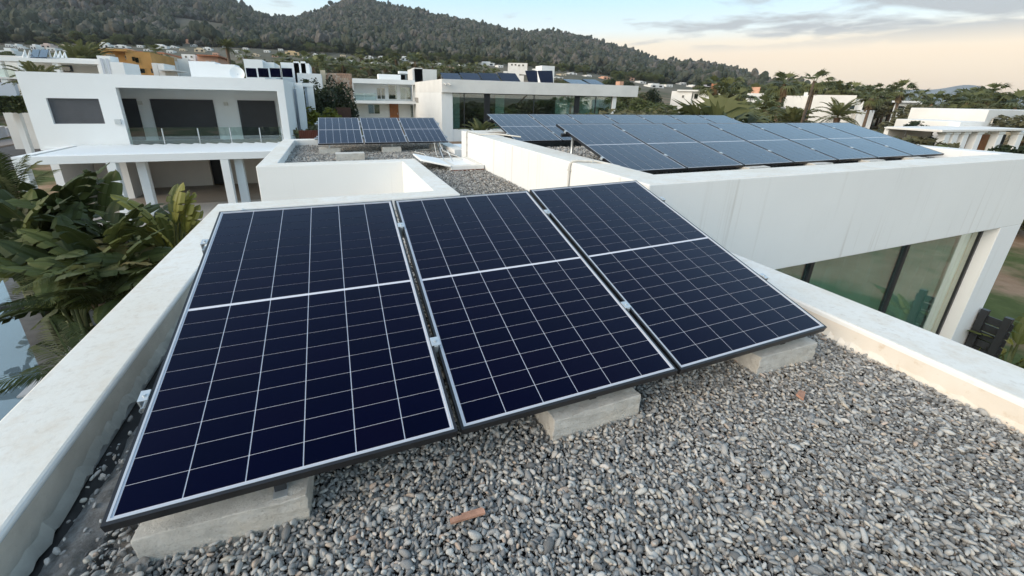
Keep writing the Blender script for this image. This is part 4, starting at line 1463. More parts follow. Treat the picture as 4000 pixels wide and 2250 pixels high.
Pb('upper_block', 3842, 431, 4200, 540, 17.5, 5, PF, True)
Pb('side_block', 3745, 476, 3852, 520, 17.0, 4, PF, True)
Pb('porch_roof', 3682, 505, 4010, 514, 14.6, 3)
Pb('porch_wall', 3720, 518, 4100, 590, 16.4, .3, CREAM, True)
for x in (3690, 3722, 3762, 3814, 3896, 3975):
    X0, X1, Z0, Z1 = rect(x, 518, x + 20, 560, 14.8)
    q = MB().box(X0, X1, 14.8, 15.2, ZG, Z1 + .12).build('pillar', PLASTER_CLEAN, hP, bevel=.04)
    MB().box(X0 - .08, X1 + .08, 14.75, 15.25, Z1 - .12, Z1 + .10).build('capital', PLASTER_CLEAN, q, bevel=.04)
for x0, x1 in ((3775, 3796), (3830, 3856), (3905, 3920)):
    X0, X1, Z0, Z1 = rect(x0, 526, x1, 580, 16.35)
    MB().box(X0, X1, 16.33, 16.39, ZG, Z1).build('door', WOODDOOR if x0 < 3900 else DARK, hP)
for x0, x1 in ((3882, 3898), (3932, 3949)):
    X0, X1, Z0, Z1 = rect(x0, 464, x1, 482, 17.4)
    f = MB().box(X0 - .05, X1 + .05, 17.44, 17.52, Z0 - .05, Z1 + .05).build('window', PF, hP)
    MB().box(X0, X1, 17.425, 17.438, Z0, Z1).build('pane', GLASS_DARK, f)
    MB().box(X0 + .01, X1 - .01, 17.4385, 17.4395, Z0 + .01, Z1 - .01).build('unlit_backing', DARK, f)  # dark sheet standing in for the unlit inside
# small houses on the slopes: too small to show parts
HOUSE_SPOTS = []
SL = [(197, 113, 368, 128, PF, 'long pale terraced house high on the left hillside'), (270, 105, 330, 116, PF, 'upper floor block of the house high on the left slope'), (386, 125, 421, 133, PF, 'white wall house right of the long terraced one'),
      (0, 186, 54, 222, PF, 'white house at the left edge above the portico'), (50, 170, 66, 190, PF, 'narrow white house above the left trestles'), (118, 172, 140, 196, PF, 'white house behind the collectors'),
      (158, 168, 196, 190, plain('rose_plaster', (.60, .48, .43), .85, .2, var=.05), 'pale rose house below the left woods'), (245, 192, 275, 210, PF, 'white house left of the large palm clump'),
      (386, 164, 424, 190, PF, 'white two-level house above the ochre house'), (443, 174, 494, 188, PF, 'white house with dark windows above the ochre house'), (592, 172, 650, 190, PF, 'long white house below the dark slope'),
      (718, 128, 738, 136, PF, 'tiny white house highest on the middle slope'), (782, 138, 858, 152, PF, 'row of white terraces on the middle slope'), (690, 152, 758, 170, PEACH, 'peach house with tiled roof on the middle slope'),
      (758, 186, 798, 204, CREAM, 'yellow house above the peach house'), (792, 183, 824, 198, PF, 'white house beside the yellow one'), (1113, 198, 1168, 216, plain('sand_plaster', (.62, .46, .27), .85, .2, var=.05), 'sand yellow house below the central hill'),
      (1222, 208, 1240, 218, PF, 'tiny white house right of the sand yellow house'), (1424, 217, 1458, 230, PF, 'white house left of the central palms'), (1568, 219, 1596, 238, PF, 'white cube house beside a tall palm'),
      (1480, 218, 1502, 226, PF, 'small white house between central palms'), (1880, 240, 1932, 258, PF, 'white two-step house at the foot of the hill'), (2222, 283, 2254, 292, PF, 'white house on the right hillside with terrace'),
      (2233, 268, 2252, 276, PF, 'upper white house on the right hillside'), (2266, 243, 2282, 254, PF, 'highest white house on the right hillside'), (2400, 268, 2416, 282, PF, 'white house above the pink chimney'),
      (2358, 298, 2384, 310, PEACH, 'pink house left of the pink chimney'), (2446, 300, 2478, 314, PEACH, 'pink house right of the pink chimney'), (2542, 326, 2594, 343, PF, 'white house with ribbon window on the right'),
      (2626, 313, 2646, 322, PF, 'tiny white house over the ribbon window house'), (2706, 331, 2726, 342, PF, 'white gabled house among dark trees on the right'), (2732, 331, 2778, 348, plain('mauve_plaster', (.58, .53, .52), .85, .2, var=.05), 'mauve white house among dark trees on the right'),
      (2165, 300, 2200, 306, PF, 'thin white row of huts below the right hill'), (2880, 293, 2920, 306, PF, 'pale houses on the last ridge'), (2965, 324, 2985, 332, PF, 'white house at the end of the last ridge')]
for x0, y0, x1, y1, m_, lab in SL:
    p = hit((x0 + x1) / 2, y1)
    D = math.hypot(p[0], p[1])
    HOUSE_SPOTS.append((math.atan2(*ray(x0, y1)[:2]), math.atan2(*ray(x1, y1)[:2]), D))
    X0, X1, Z0, Z1 = rect(x0, y0, x1, y1, p[1])
    b = MB().box(X0, X1, p[1], p[1] + max(5, (X1 - X0) * .5), Z0 - 3, Z0 + (Z1 - Z0) * .72)
    b.box(X0 + (X1 - X0) * .22, X0 + (X1 - X0) * .72, p[1] + .8, p[1] + max(4.2, (X1 - X0) * .4), Z0 + (Z1 - Z0) * .72, Z1)
    h = thing('hillside_house', lab, 'house', (p[0], p[1], p[2]))
    b.build('wall', m_, h)
    n = max(2, int((X1 - X0) / 4.5))
    for k in range(n):
        xa = X0 + (X1 - X0) * (k + .3) / n
        MB().box(xa, xa + (X1 - X0) * .4 / n, p[1] - .06, p[1] - .02, Z0 + (Z1 - Z0) * .16, Z0 + (Z1 - Z0) * .52).build('window', DARK, h)

# ------------------------------------------------------------------ street, walls and pool on the left
def ground_strip(name, pts_px, z, mat):
    v = [on_z(x, y, z) for x, y in pts_px]
    o = MB().prism([(q[0], q[1]) for q in v], z - .25, z).build(name, mat)
    o['kind'] = 'structure'
    return o


ground_strip('road', [(-700, 760), (-40, 690), (172, 612), (172, 541), (-700, 760 - 60)], ZG + .06, ASPHALT)
ground_strip('pavement', [(-700, 692), (-20, 575), (172, 541), (172, 517), (-20, 552), (-700, 640)], ZG + .18, PAVING)
a, b_ = on_z(-300, 600, ZG), on_z(172, 520, ZG)
for k, (f0, f1, hh) in enumerate(((0, .62, 1.25), (.63, 1.25, 1.1))):
    p, q = a + (b_ - a) * f0, a + (b_ - a) * f1
    nrm = np.array([-(q - p)[1], (q - p)[0], 0])
    nrm /= np.linalg.norm(nrm)
    w_ = thing('street_wall', '%s blue-grey plastered wall along the street at left' % ('nearer', 'farther')[k], 'wall', tuple((p + q) / 2), 'street walls at left')
    MB().prism([tuple(p[:2]), tuple(q[:2]), tuple((q + nrm * .3)[:2]), tuple((p + nrm * .3)[:2])], ZG, ZG + hh).build('body', GREYWALL, w_)
    MB().prism([tuple((p - nrm * .04)[:2]), tuple((q - nrm * .04)[:2]), tuple((q + nrm * .34)[:2]), tuple((p + nrm * .34)[:2])], ZG + hh, ZG + hh + .08).build('coping', PLASTER_CLEAN, w_)
# pool
wm_ = Mat('pool_water', .03, .5, (.115, .165, .20))
wm_.b.inputs['IOR'].default_value = 1.5
wm_.b.inputs['Coat Weight'].default_value = .6
wm_.bump(wm_.noise(1.2, 3), .03, .05)
e0, e1 = on_z(-30, 995, -3.45), on_z(172, 1475, -3.45)
e2, e3 = on_z(300, 1790, -3.45), on_z(-60, 2400, -3.45)
pool = thing('swimming_pool', 'still blue-grey pool below the left parapet', 'pool', ((e0[0] + e1[0]) / 2 - 3, (e0[1] + e1[1]) / 2 - 2, ZG))
out = [tuple(e0[:2]), (e0[0] - 9, e0[1] - 1), (e1[0] - 14, e1[1] - 5), (e2[0] - 3.5, e2[1] - 2.2), tuple(e2[:2]), tuple(e1[:2])]
MB().prism(out, -3.75, -3.45).build('water', wm_.m, pool)
dn = (e1 - e0) / np.linalg.norm(e1 - e0)
nn = np.array([-dn[1], dn[0], 0])
if nn[0] < 0:
    nn = -nn
MB().prism([tuple(e0[:2]), tuple(e2[:2]), tuple((e2 + nn * .32)[:2]), tuple((e0 + nn * .32)[:2])], ZG, -3.40).build('coping', plain('pool_coping_grey', (.13, .13, .13), .8, .2, var=.1), pool)
p = on_z(62, 1196, -3.36)
MB().box(p[0] - .28, p[0] + .28, p[1] - .12, p[1] + .12, -3.40, -3.28).build('spout', DARKMETAL, pool, bevel=.01)
a = on_z(150, 1395, -3.40)
o = MB().box(a[0] + .30, a[0] + 2.2, a[1] - 1.2, a[1] + .9, ZG, -3.42).build('pool_terrace', plain('pool_terrace', (.40, .42, .44), .7, .2, var=.05))
o['kind'] = 'structure'
p = on_z(445, 1190, -3.0)
pl_ = MB().box(p[0] - .3, p[0] + .3, p[1] - .3, p[1] + .3, ZG, -2.95)
o = pl_.build('planter_box', plain('planter_grey', (.30, .30, .29), .8, .2, var=.1), bevel=.015)
tag(o, 'grey square planter among palms beside the left parapet', 'planter')
# black fence on the right
p0, p1 = on_z(3782, 1208, ZG + 1.5), on_z(3962, 1275, ZG + 1.5)
fn = thing('garden_fence', 'black board fence below the corner pier at right', 'fence', (p0[0], p0[1], ZG))
for k in range(9):
    z = ZG + .05 + k * .165
    MB().prism([tuple(p0[:2]), tuple(p1[:2]), (p1[0] + .03, p1[1] + .03), (p0[0] + .03, p0[1] + .03)], z, z + .145).build('board', DARKMETAL, fn)
for f in (0, .5, 1):
    q = p0 + (p1 - p0) * f
    MB().box(q[0] - .05, q[0] + .05, q[1] + .04, q[1] + .14, ZG, ZG + 1.62).build('post', DARKMETAL, fn)
# maroon fence behind the far roof
X0, X1, Z0, Z1 = rect(1168, 509, 1250, 540, 21)
fn = thing('garden_fence', 'maroon board fence behind the far gravel roof', 'fence', (X0, 21, ZG))
n = 11
for k in range(n):
    u0, u1 = X0 + (X1 - X0) * k / n, X0 + (X1 - X0) * (k + .93) / n
    MB().box(u0, u1, 21, 21.04, ZG, Z1).build('board', MAROON, fn)
X0, X1, Z0, Z1 = rect(1300, 420, 1372, 462, 40)
fn = thing('garden_fence', 'brown board fence left of the long house', 'fence', (X0, 40, ZG))
for k in range(8):
    u0, u1 = X0 + (X1 - X0) * k / 8, X0 + (X1 - X0) * (k + .94) / 8
    MB().box(u0, u1, 40, 40.05, ZG, Z1).build('board', plain('brown_board', (.075, .045, .035), .8, .2, var=.1) if k == 0 else bpy.data.materials['brown_board'], fn)
# white step beyond the far roof on the right
o = thing('low_white_roof', 'low white roof edge between the far roof and the cream wall', 'roof', (3.3, 13.6, ZG))
MB().box(2.80, 7.0, 10.2, 13.0, ZG, -.10).build('wall', PLASTER_CLEAN, o)
MB().box(2.80, 3.1, 10.0, 13.0, -.098, .10).build('kerb', PLASTER_OLD, o)
# ------------------------------------------------------------------ vegetation
def quads_mesh(name, V, mat, smooth=False):
    """V: (n,4,3) array of leaf faces"""
    V = np.asarray(V, np.float32)
    n = len(V)
    m = bpy.data.meshes.new(name)
    m.vertices.add(n * 4)
    m.vertices.foreach_set('co', V.reshape(-1))
    m.loops.add(n * 4)
    m.loops.foreach_set('vertex_index', np.arange(n * 4, dtype=np.int32))
    m.polygons.add(n)
    m.polygons.foreach_set('loop_start', np.arange(0, n * 4, 4, dtype=np.int32))
    m.polygons.foreach_set('loop_total', np.full(n, 4, np.int32))
    m.update(calc_edges=True)
    m.validate()
    m.materials.append(mat)
    return m


def leaf_cards(centres, size, rng, flat=.5, aspect=.55):
    """randomly turned leaf-sized diamonds round the centres"""
    n = len(centres)
    a = rng.normal(size=(n, 3))
    a[:, 2] *= flat
    a /= np.linalg.norm(a, axis=1)[:, None]
    b = rng.normal(size=(n, 3))
    b -= (b * a).sum(1)[:, None] * a
    b /= np.linalg.norm(b, axis=1)[:, None]
    s = size * rng.uniform(.6, 1.35, n)[:, None]
    c = np.asarray(centres)
    return np.stack([c - a * s, c - b * s * aspect, c + a * s, c + b * s * aspect], 1)


def crown_points(n, rx, rz, zc, rng, lumps=9, hollow=.55):
    """points in an uneven crown made of overlapping clumps"""
    cs = rng.normal(size=(lumps, 3))
    cs /= np.linalg.norm(cs, axis=1)[:, None]
    cs *= rng.uniform(.35, .78, lumps)[:, None]
    rs = rng.uniform(.30, .52, lumps)
    k = rng.integers(0, lumps, n)
    d = rng.normal(size=(n, 3))
    d /= np.linalg.norm(d, axis=1)[:, None]
    r = rng.uniform(hollow, 1.05, n) ** .6
    p = cs[k] + d * (rs[k] * r)[:, None]
    p *= (rx, rx, rz)
    p[:, 2] += zc
    return p


PROTO = {}


def tree_proto(key, h, rx, rz, zc, mat, trunk_r, n, leaf, lumps=9, seed=0, trunk=BARK):
    rng = np.random.default_rng(seed)
    p = crown_points(n, rx, rz, zc, rng, lumps)
    cm_ = quads_mesh('crown_' + key, leaf_cards(p, leaf, rng), mat)
    b = MB()
    b.tube([(0, 0, -.6), (.04 * h * .3, 0, zc * .4), (.02, .03 * h * .2, zc)], [trunk_r * 1.2, trunk_r, trunk_r * .5], 7)
    for k in range(5):
        a = rng.uniform(0, 2 * pi)
        z0 = zc * rng.uniform(.4, .8)
        b.tube([(0, 0, z0), (cos(a) * rx * .3, sin(a) * rx * .3, z0 + rz * .35), (cos(a) * rx * .55, sin(a) * rx * .55, zc + rz * .25)], [trunk_r * .55, trunk_r * .35, trunk_r * .12], 5)
    tm_ = b.mesh('trunk_' + key, True)
    tm_.materials.append(trunk)
    PROTO[key] = (tm_, cm_, h)


def fan_palm(key, h, seed, skirt=True, r=1.6):
    rng = np.random.default_rng(seed)
    b = MB()
    zs = np.linspace(-.6, h, 9)
    lean = np.zeros(2)
    b.tube([(lean[0] * (z / h) ** 2, lean[1] * (z / h) ** 2, z) for z in zs], [.26 - .10 * i / 8 for i in range(9)], 8)
    tm_ = b.mesh('trunk_' + key, True)
    tm_.materials.append(PALMBARK)
    Q = []
    top = np.zeros(3)
    for k in range(30):
        az = rng.uniform(0, 2 * pi)
        el = math.asin(rng.uniform(-.45, .97))
        d = np.array([cos(az) * cos(el), sin(az) * cos(el), sin(el)])
        side = np.cross(d, (0, 0, 1))
        side /= np.linalg.norm(side) + 1e-6
        nrm = np.cross(side, d)
        st = r * rng.uniform(.50, .70)
        base = top + d * st + np.array([0, 0, -.08 * st])
        L = r * rng.uniform(.65, .95)
        for j in range(9):
            t = (j - 4) / 4 * .85
            dd = d * cos(t) + side * sin(t)
            tip = base + dd * L * (1 - .15 * abs(t)) + np.array([0, 0, -.38 * L * rng.uniform(.3, 1.5)])
            w = (side * cos(t) - d * sin(t)) * L * .062
            mid = base + dd * L * .5 + nrm * .03
            Q.append([base, mid - w, tip, mid + w])
        w = side * .028
        Q.append([top - w, top + w, base + w, base - w])
    cm_ = quads_mesh('crown_' + key, Q, PALM_GREEN)
    PROTO[key] = (tm_, cm_, h)
    if skirt:
        S_ = []
        for k in range(60):
            az = rng.uniform(0, 2 * pi)
            z = -rng.uniform(.1, 1.3)
            o_ = np.array([cos(az), sin(az), 0])
            s_2 = np.array([-sin(az), cos(az), 0])
            p = np.array([0, 0, z]) + o_ * .15
            q = p + o_ * rng.uniform(.2, .5) + np.array([0, 0, -rng.uniform(.5, .9)])
            S_.append([p - s_2 * .08, p + s_2 * .08, q + s_2 * .12, q - s_2 * .12])
        PROTO[key] += (quads_mesh('skirt_' + key, S_, PALM_DRY),)


def frond_quads(rng, L, width, droop, n=22, lw=.035, both=True):
    """feather frond along +x, drooping; returns (n,4,3)"""
    Q = []
    ts = np.linspace(0, 1, n + 1)
    P = np.stack([L * ts * (1 - .12 * ts), 0 * ts, L * (.34 * ts - droop * ts ** 2)], -1)
    for i in range(n):
        w = .012 + .012 * (1 - ts[i])
        Q.append([P[i] + (0, -w, 0), P[i + 1] + (0, -w, 0), P[i + 1] + (0, w, 0), P[i] + (0, w, 0)])
    for i in range(2, n + 1):
        t = ts[i]
        wl_ = width * math.sin(pi * min(1, t * .93 + .06)) ** .55
        for sgn in (-1, 1):
            for j in range(2):
                tt = max(.04, t - .5 * j / n)
                p = np.array([L * tt * (1 - .12 * tt), 0, L * (.34 * tt - droop * tt ** 2)])
                d = np.array([.52 + .25 * t, sgn * .86, .18 - .35 * rng.uniform(.4, 1.2)])
                d /= np.linalg.norm(d)
                ln_ = wl_ * rng.uniform(.85, 1.1)
                tip = p + d * ln_ + np.array([0, 0, -.18 * ln_ * rng.uniform(.5, 1.6)])
                mid = p + d * ln_ * .45
                w = np.array([lw, 0, lw * .25])
                Q.append([p, mid - w * .5, tip, mid + w * .5])
    return np.array(Q)


def rotq(Q, az, el):
    """turn a frond lying along +x up by el and round by az"""
    ce, se, ca, sa = cos(el), sin(el), cos(az), sin(az)
    M = np.array([[ca, -sa, 0], [sa, ca, 0], [0, 0, 1]]) @ np.array([[ce, 0, -se], [0, 1, 0], [se, 0, ce]])
    return Q @ M.T


def date_palm(key, h, seed, L=2.6, nf=34, lw=.09, mat=None):
    rng = np.random.default_rng(seed)
    b = MB()
    b.tube([(0, 0, -.6), (.05, 0, h * .5), (0, 0, h)], [.30, .26, .28], 9)
    tm_ = b.mesh('trunk_' + key, True)
    tm_.materials.append(PALMBARK)
    Q = []
    for k in range(nf):
        q = rotq(frond_quads(rng, L * rng.uniform(.8, 1.1), L * .17, rng.uniform(.35, .75), 13, lw), rng.uniform(0, 2 * pi), rng.uniform(-.5, 1.15))
        Q.append(q)
    PROTO[key] = (tm_, quads_mesh('crown_' + key, np.concatenate(Q), mat or PALM_GREEN), h)


tree_proto('round', 6, 2.6, 2.3, 3.8, TREE_GREEN, .16, 2600, .20, 11, 1)
tree_proto('olive', 5, 2.5, 1.9, 3.2, TREE_OLIVE, .16, 2400, .18, 10, 2)
tree_proto('dark', 6, 1.9, 3.0, 3.4, TREE_DARK, .15, 2600, .19, 12, 3)
tree_proto('cone', 7, 1.5, 3.4, 3.6, TREE_DARK, .12, 2200, .17, 14, 4)
tree_proto('bush', 2, 1.5, 1.0, 1.0, TREE_GREEN, .06, 1500, .12, 8, 5)
tree_proto('bush_olive', 2, 1.6, 1.0, 1.0, TREE_OLIVE, .06, 1500, .12, 9, 6)
tree_proto('lime', 4, 1.25, 1.15, 3.1, BUSH_LIME, .08, 2200, .11, 9, 7)
tree_proto('rust', 2, 1.7, .95, .95, BUSH_RUST, .06, 1500, .11, 9, 8)
tree_proto('red', 2, 1.0, .8, .9, BUSH_RED, .05, 1100, .10, 7, 9)
tree_proto('grey', 2, 1.6, .9, .9, BUSH_GREY, .05, 1300, .085, 11, 10)
for k in range(3):
    fan_palm('fan%d' % k, (6.5, 8.0, 5.0)[k], 20 + k, True, (1.6, 1.5, 1.7)[k])
date_palm('date', 5.0, 31)
date_palm('date_low', 2.2, 32, 2.2, 30)


def veg(kind, cat, name, label, loc, height, group=None, seed=None, squash=1.0):
    tm_, cm_, h = PROTO[kind][:3]
    t = thing(name, label, cat, tuple(loc), group, rot=(0, 0, random.uniform(0, 6.28)))
    if kind.startswith(('fan', 'date')):                 # a palm's crown keeps its size, its trunk grows
        up = (1.25 if kind.startswith('fan') else 1.5) * squash
        th = max(.35, height - up)
        put(tm_, 'trunk', t, scale=(min(1, .5 + th / 10),) * 2 + (th / h,))
        put(cm_, 'crown', t, (0, 0, th), (random.uniform(-.12, .12), random.uniform(-.12, .12), 0), squash * random.uniform(.9, 1.1))
        if len(PROTO[kind]) > 3 and th > 1.6:
            put(PROTO[kind][3], 'dead_fronds', t, (0, 0, th), None, squash)
        return t
    s = height / (h * 1.12)
    t.scale = (s * squash, s * squash, s)
    put(tm_, 'trunk', t)
    put(cm_, 'crown', t)
    return t


def veg_px(kind, cat, name, label, x, ytop, D, group=None, squash=1.0, ground=None):
    """stand a plant at distance D so that its top reaches the survey point"""
    p = at_dist(x, ytop, D)
    g = float(terrain_z(p[0], p[1])) if ground is None else ground
    return veg(kind, cat, name, label, (p[0], p[1], g), max(.6, p[2] - g), group, squash=squash)


LANDMARKS = [(-60, 'the frame edge'), (60, 'the left trestles'), (150, 'the tilted collectors'), (250, 'the portico roof'), (330, 'the dense palms'), (440, 'the ochre house'), (585, 'the red tiled roof'), (725, 'the small white house'), (812, 'the peach house'), (880, 'the large date palm'), (990, 'the upright roof panels'), (1060, 'the white boxy house'), (1150, 'the stepped white house'), (1260, 'the stone house chimney'), (1330, 'the stone house'), (1430, 'the recessed balconies'), (1510, 'the pale roof hump'), (1580, 'the grey air unit'), (1660, 'the white house end'), (1760, 'the near collectors'), (1860, 'the collector row'), (1980, 'the domed house'), (2100, 'the roof turret'), (2280, 'the flat blue panels'), (2430, 'the pink chimney'), (2570, 'the ribbon window house'), (2660, 'the long low white house'), (2800, 'the white cube house'), (2870, 'the three fan palms'), (2945, 'the plain white wall house'), (3080, 'the terracotta turret'), (3160, 'the leaning pole'), (3240, 'the big white house'), (3290, 'the arching date palm'), (3375, 'the white side wing'), (3450, 'the slim palm'), (3540, 'the bluish white house'), (3690, 'the distant blue hill'), (3780, 'the porch roof'), (3870, 'the porch house'), (3960, 'the porch house windows'), (4100, 'the right frame edge')]
USED = set()


def tree_label(x, word, D, h):
    """name a tree by its look and by the nearest landmark"""
    order = sorted(LANDMARKS, key=lambda q: abs(q[0] - x))
    for lx_, nm in order[:4]:
        for size in (('taller' if h > 6 else 'lower'), ('nearer' if D < 100 else 'farther'), 'small', 'broad', 'ragged'):
            lab = '%s %s just %s %s' % (size, word, 'left of' if x < lx_ else 'right of', nm)
            if lab not in USED:
                USED.add(lab)
                return lab
    return '%s in the belt of gardens' % word


KIND_WORD = {'round': 'green leafy tree', 'olive': 'olive toned tree', 'dark': 'dark green tree', 'fan0': 'fan palm', 'fan1': 'slim fan palm', 'fan2': 'stout fan palm'}
TOWN = [(20, 172, 44, 184), (70, 182, 92, 192), (180, 186, 214, 198), (226, 172, 252, 182), (262, 178, 284, 188), (478, 190, 520, 200), (534, 176, 556, 186), (560, 190, 588, 200), (650, 196, 676, 208), (664, 178, 690, 188), (700, 190, 722, 200), (742, 172, 764, 182),
        (830, 206, 850, 216), (868, 176, 890, 186), (905, 196, 930, 206), (918, 212, 945, 222), (948, 186, 968, 194), (985, 208, 1012, 220), (1030, 196, 1052, 206), (1062, 214, 1084, 224), (1086, 190, 1104, 198), (1180, 218, 1204, 228), (1250, 210, 1272, 220),
        (1284, 226, 1318, 238), (1330, 214, 1350, 222), (1362, 236, 1392, 248), (1395, 262, 1428, 272), (1450, 240, 1476, 250), (1512, 236, 1534, 246), (1530, 258, 1560, 270), (1604, 244, 1626, 254), (1644, 254, 1670, 264), (1700, 246, 1724, 256), (1744, 260, 1772, 270),
        (1796, 250, 1818, 260), (1842, 266, 1866, 276), (1946, 254, 1966, 264), (2090, 268, 2112, 276), (2190, 288, 2212, 296), (2290, 292, 2312, 300), (2330, 282, 2350, 290), (2500, 316, 2524, 326), (2602, 330, 2628, 340), (2660, 322, 2684, 332), (2800, 336, 2830, 348), (2840, 326, 2862, 336)]
TCOL = [PLASTER_FAR, PLASTER_FAR, PLASTER_FAR, CREAM, PLASTER_FAR, PEACH, PLASTER_FAR]
for i, (x0, y0, x1, y1) in enumerate(TOWN):
    p = hit((x0 + x1) / 2, y1)
    HOUSE_SPOTS.append((math.atan2(*ray(x0, y1)[:2]), math.atan2(*ray(x1, y1)[:2]), math.hypot(p[0], p[1])))
    X0, X1, Z0, Z1 = rect(x0, y0, x1, y1, p[1])
    m_ = TCOL[i % 7]
    wd = {'far_plaster': 'white house', 'cream_plaster': 'cream house', 'peach_plaster': 'peach house'}[m_.name]
    h = thing('town_house', tree_label((x0 + x1) / 2, 'small distant ' + wd, 200, 4), 'house', (p[0], p[1], p[2]), 'small houses of the town')
    dp = max(5, (X1 - X0) * .5)
    b = MB().box(X0, X1, p[1], p[1] + dp, Z0 - 3, Z0 + (Z1 - Z0) * (.7 if i % 2 else 1))
    if i % 2:
        b.box(X0 + (X1 - X0) * (.1 if i % 4 == 1 else .5), X0 + (X1 - X0) * (.5 if i % 4 == 1 else .95), p[1] + .5, p[1] + dp - .5, Z0 + (Z1 - Z0) * .7, Z1)
    b.build('wall', m_, h)
    for k in range(2):
        xa = X0 + (X1 - X0) * (.18 + .42 * k)
        MB().box(xa, xa + (X1 - X0) * .2, p[1] - .06, p[1] - .02, Z0 + (Z1 - Z0) * .2, Z0 + (Z1 - Z0) * .5).build('window', DARK, h)
# conspicuous palms
NP = [('fan1', 3075, 283, 60, 'tall feathery palm standing highest left of the wooden pole'), ('fan0', 3196, 282, 75, 'tall palm right behind the top of the leaning pole'),
      ('fan0', 2802, 300, 62, 'left of three fan palms before the white cube house'), ('fan1', 2868, 300, 64, 'right of three fan palms before the white cube house'), ('fan2', 2846, 322, 60, 'shorter middle fan palm before the white cube house'),
      ('date', 3290, 392, 50, 'date palm with arching fronds in front of the big white house'), ('fan0', 2895, 345, 58, 'fan palm by the pale terracotta wall'),
      ('fan1', 3395, 330, 110, 'small palm silhouetted between white houses on the right'), ('fan0', 3450, 327, 115, 'slim palm silhouetted left of the bluish white house'), ('fan2', 3532, 326, 100, 'ragged palm silhouetted above the bluish white house'),
      ('fan0', 3600, 352, 120, 'palm right of the bluish white house'), ('fan1', 3888, 328, 90, 'tall fan palm above the porch house'), ('fan0', 3840, 345, 95, 'fan palm left of the one above the porch house'),
      ('date', 880, 152, 95, 'large date palm clump by the peach house'), ('fan1', 600, 172, 85, 'fan palm above the red tiled roof'), ('date', 350, 172, 60, 'dense palm left of the ochre house'), ('date', 300, 182, 58, 'second dense palm left of the ochre house'),
      ('date_low', 122, 228, 43, 'low palm in the portico court'), ('fan2', 1220, 228, 75, 'palm with dry skirt left of the stone house'), ('fan0', 1100, 205, 90, 'palm above the white boxy houses'), ('fan0', 1410, 192, 120, 'taller palm in the middle of the palm grove'),
      ('fan1', 1545, 208, 110, 'palm beside the white cube house'), ('fan2', 1620, 213, 90, 'brown skirted palm right of the white cube house'), ('fan1', 955, 190, 100, 'slender palm right of the peach house'),
      ('fan0', 3000, 368, 52, 'palm between white walls left of the pole'), ('fan1', 2985, 395, 48, 'small palm before the plain white wall house'), ('date_low', 3098, 408, 46, 'little palm above the terracotta turret'), ('date_low', 3120, 412, 45, 'little palm right of the terracotta turret')]
for kd, x, y, D, lab in NP:
    veg_px(kd, 'palm', 'palm_tree', lab, x, y, D)
# palm grove behind the houses
gx = [(1180, 205), (1240, 215), (1270, 222), (1300, 228), (1335, 222), (1365, 225), (1440, 232), (1470, 228), (1505, 228), (1530, 236), (1580, 240), (1655, 232), (1690, 238), (1730, 236), (1765, 240), (1800, 246), (1830, 244), (1860, 246), (1890, 252), (1925, 262), (1790, 262),
      (1390, 240), (1320, 245), (1560, 255), (1640, 250), (1720, 255), (1840, 260), (1460, 248), (1260, 240)]
for i, (x, y) in enumerate(gx):
    D = 88 + (i * 37) % 70
    for hx0, hx1, hd in HOUSE_FRONTS:
        if hx0 - 10 < x < hx1 + 10 and D < hd + 4:
            D = hd + 6
    veg_px('fan%d' % (i % 3), 'palm', 'palm_tree', tree_label(x, KIND_WORD['fan%d' % (i % 3)], D, 7 - i % 3), x, y, D, 'palms of the central grove', squash=1.15)
gx = [(3110, 320), (3140, 330), (3220, 325), (3245, 318), (3262, 322), (3285, 316), (3312, 318), (3340, 330), (3362, 334), (3300, 332), (3270, 338), (3420, 340), (3430, 352), (3480, 345), (3505, 338), (3380, 352), (3460, 365), (3500, 372), (3170, 340), (3655, 362), (3780, 345), (3800, 352), (3862, 360), (3925, 362), (3960, 366), (3985, 368), (3745, 372),
      (2940, 330), (2965, 336), (3020, 335), (3040, 345), (2920, 352)]
for i, (x, y) in enumerate(gx):
    D = 75 + (i * 29) % 60
    for hx0, hx1, hd in HOUSE_FRONTS:
        if hx0 - 10 < x < hx1 + 10 and D < hd + 4:
            D = hd + 6
    veg_px('fan%d' % ((i * 2) % 3), 'palm', 'palm_tree', tree_label(x, KIND_WORD['fan%d' % ((i * 2) % 3)], D, 7 - i % 3), x, y, D, 'palms along the right horizon', squash=1.2)
# broadleaf trees filling the belts
rng_ = np.random.default_rng(77)


def belt(n, xs, ys, Ds, kinds, label, group, hmin=3.0, cap=8.5, sq=1.25):
    for i in range(n):
        x = rng_.uniform(*xs)
        y = np.interp(x, xs, ys) + rng_.normal(0, 9)
        D = rng_.uniform(*Ds)
        for hx0, hx1, hd in HOUSE_FRONTS:
            if hx0 - 22 < x < hx1 + 22 and D < hd + 8:
                D = hd + 8 + rng_.uniform(0, 20)
        p = at_dist(x, y, D)
        g = float(terrain_z(p[0], p[1]))
        h = min(cap, max(hmin, p[2] - g))
        veg(kinds[i % len(kinds)], 'tree', 'garden_tree', tree_label(x, KIND_WORD[kinds[i % len(kinds)]], D, h), (p[0], p[1], g), h, group, squash=sq)


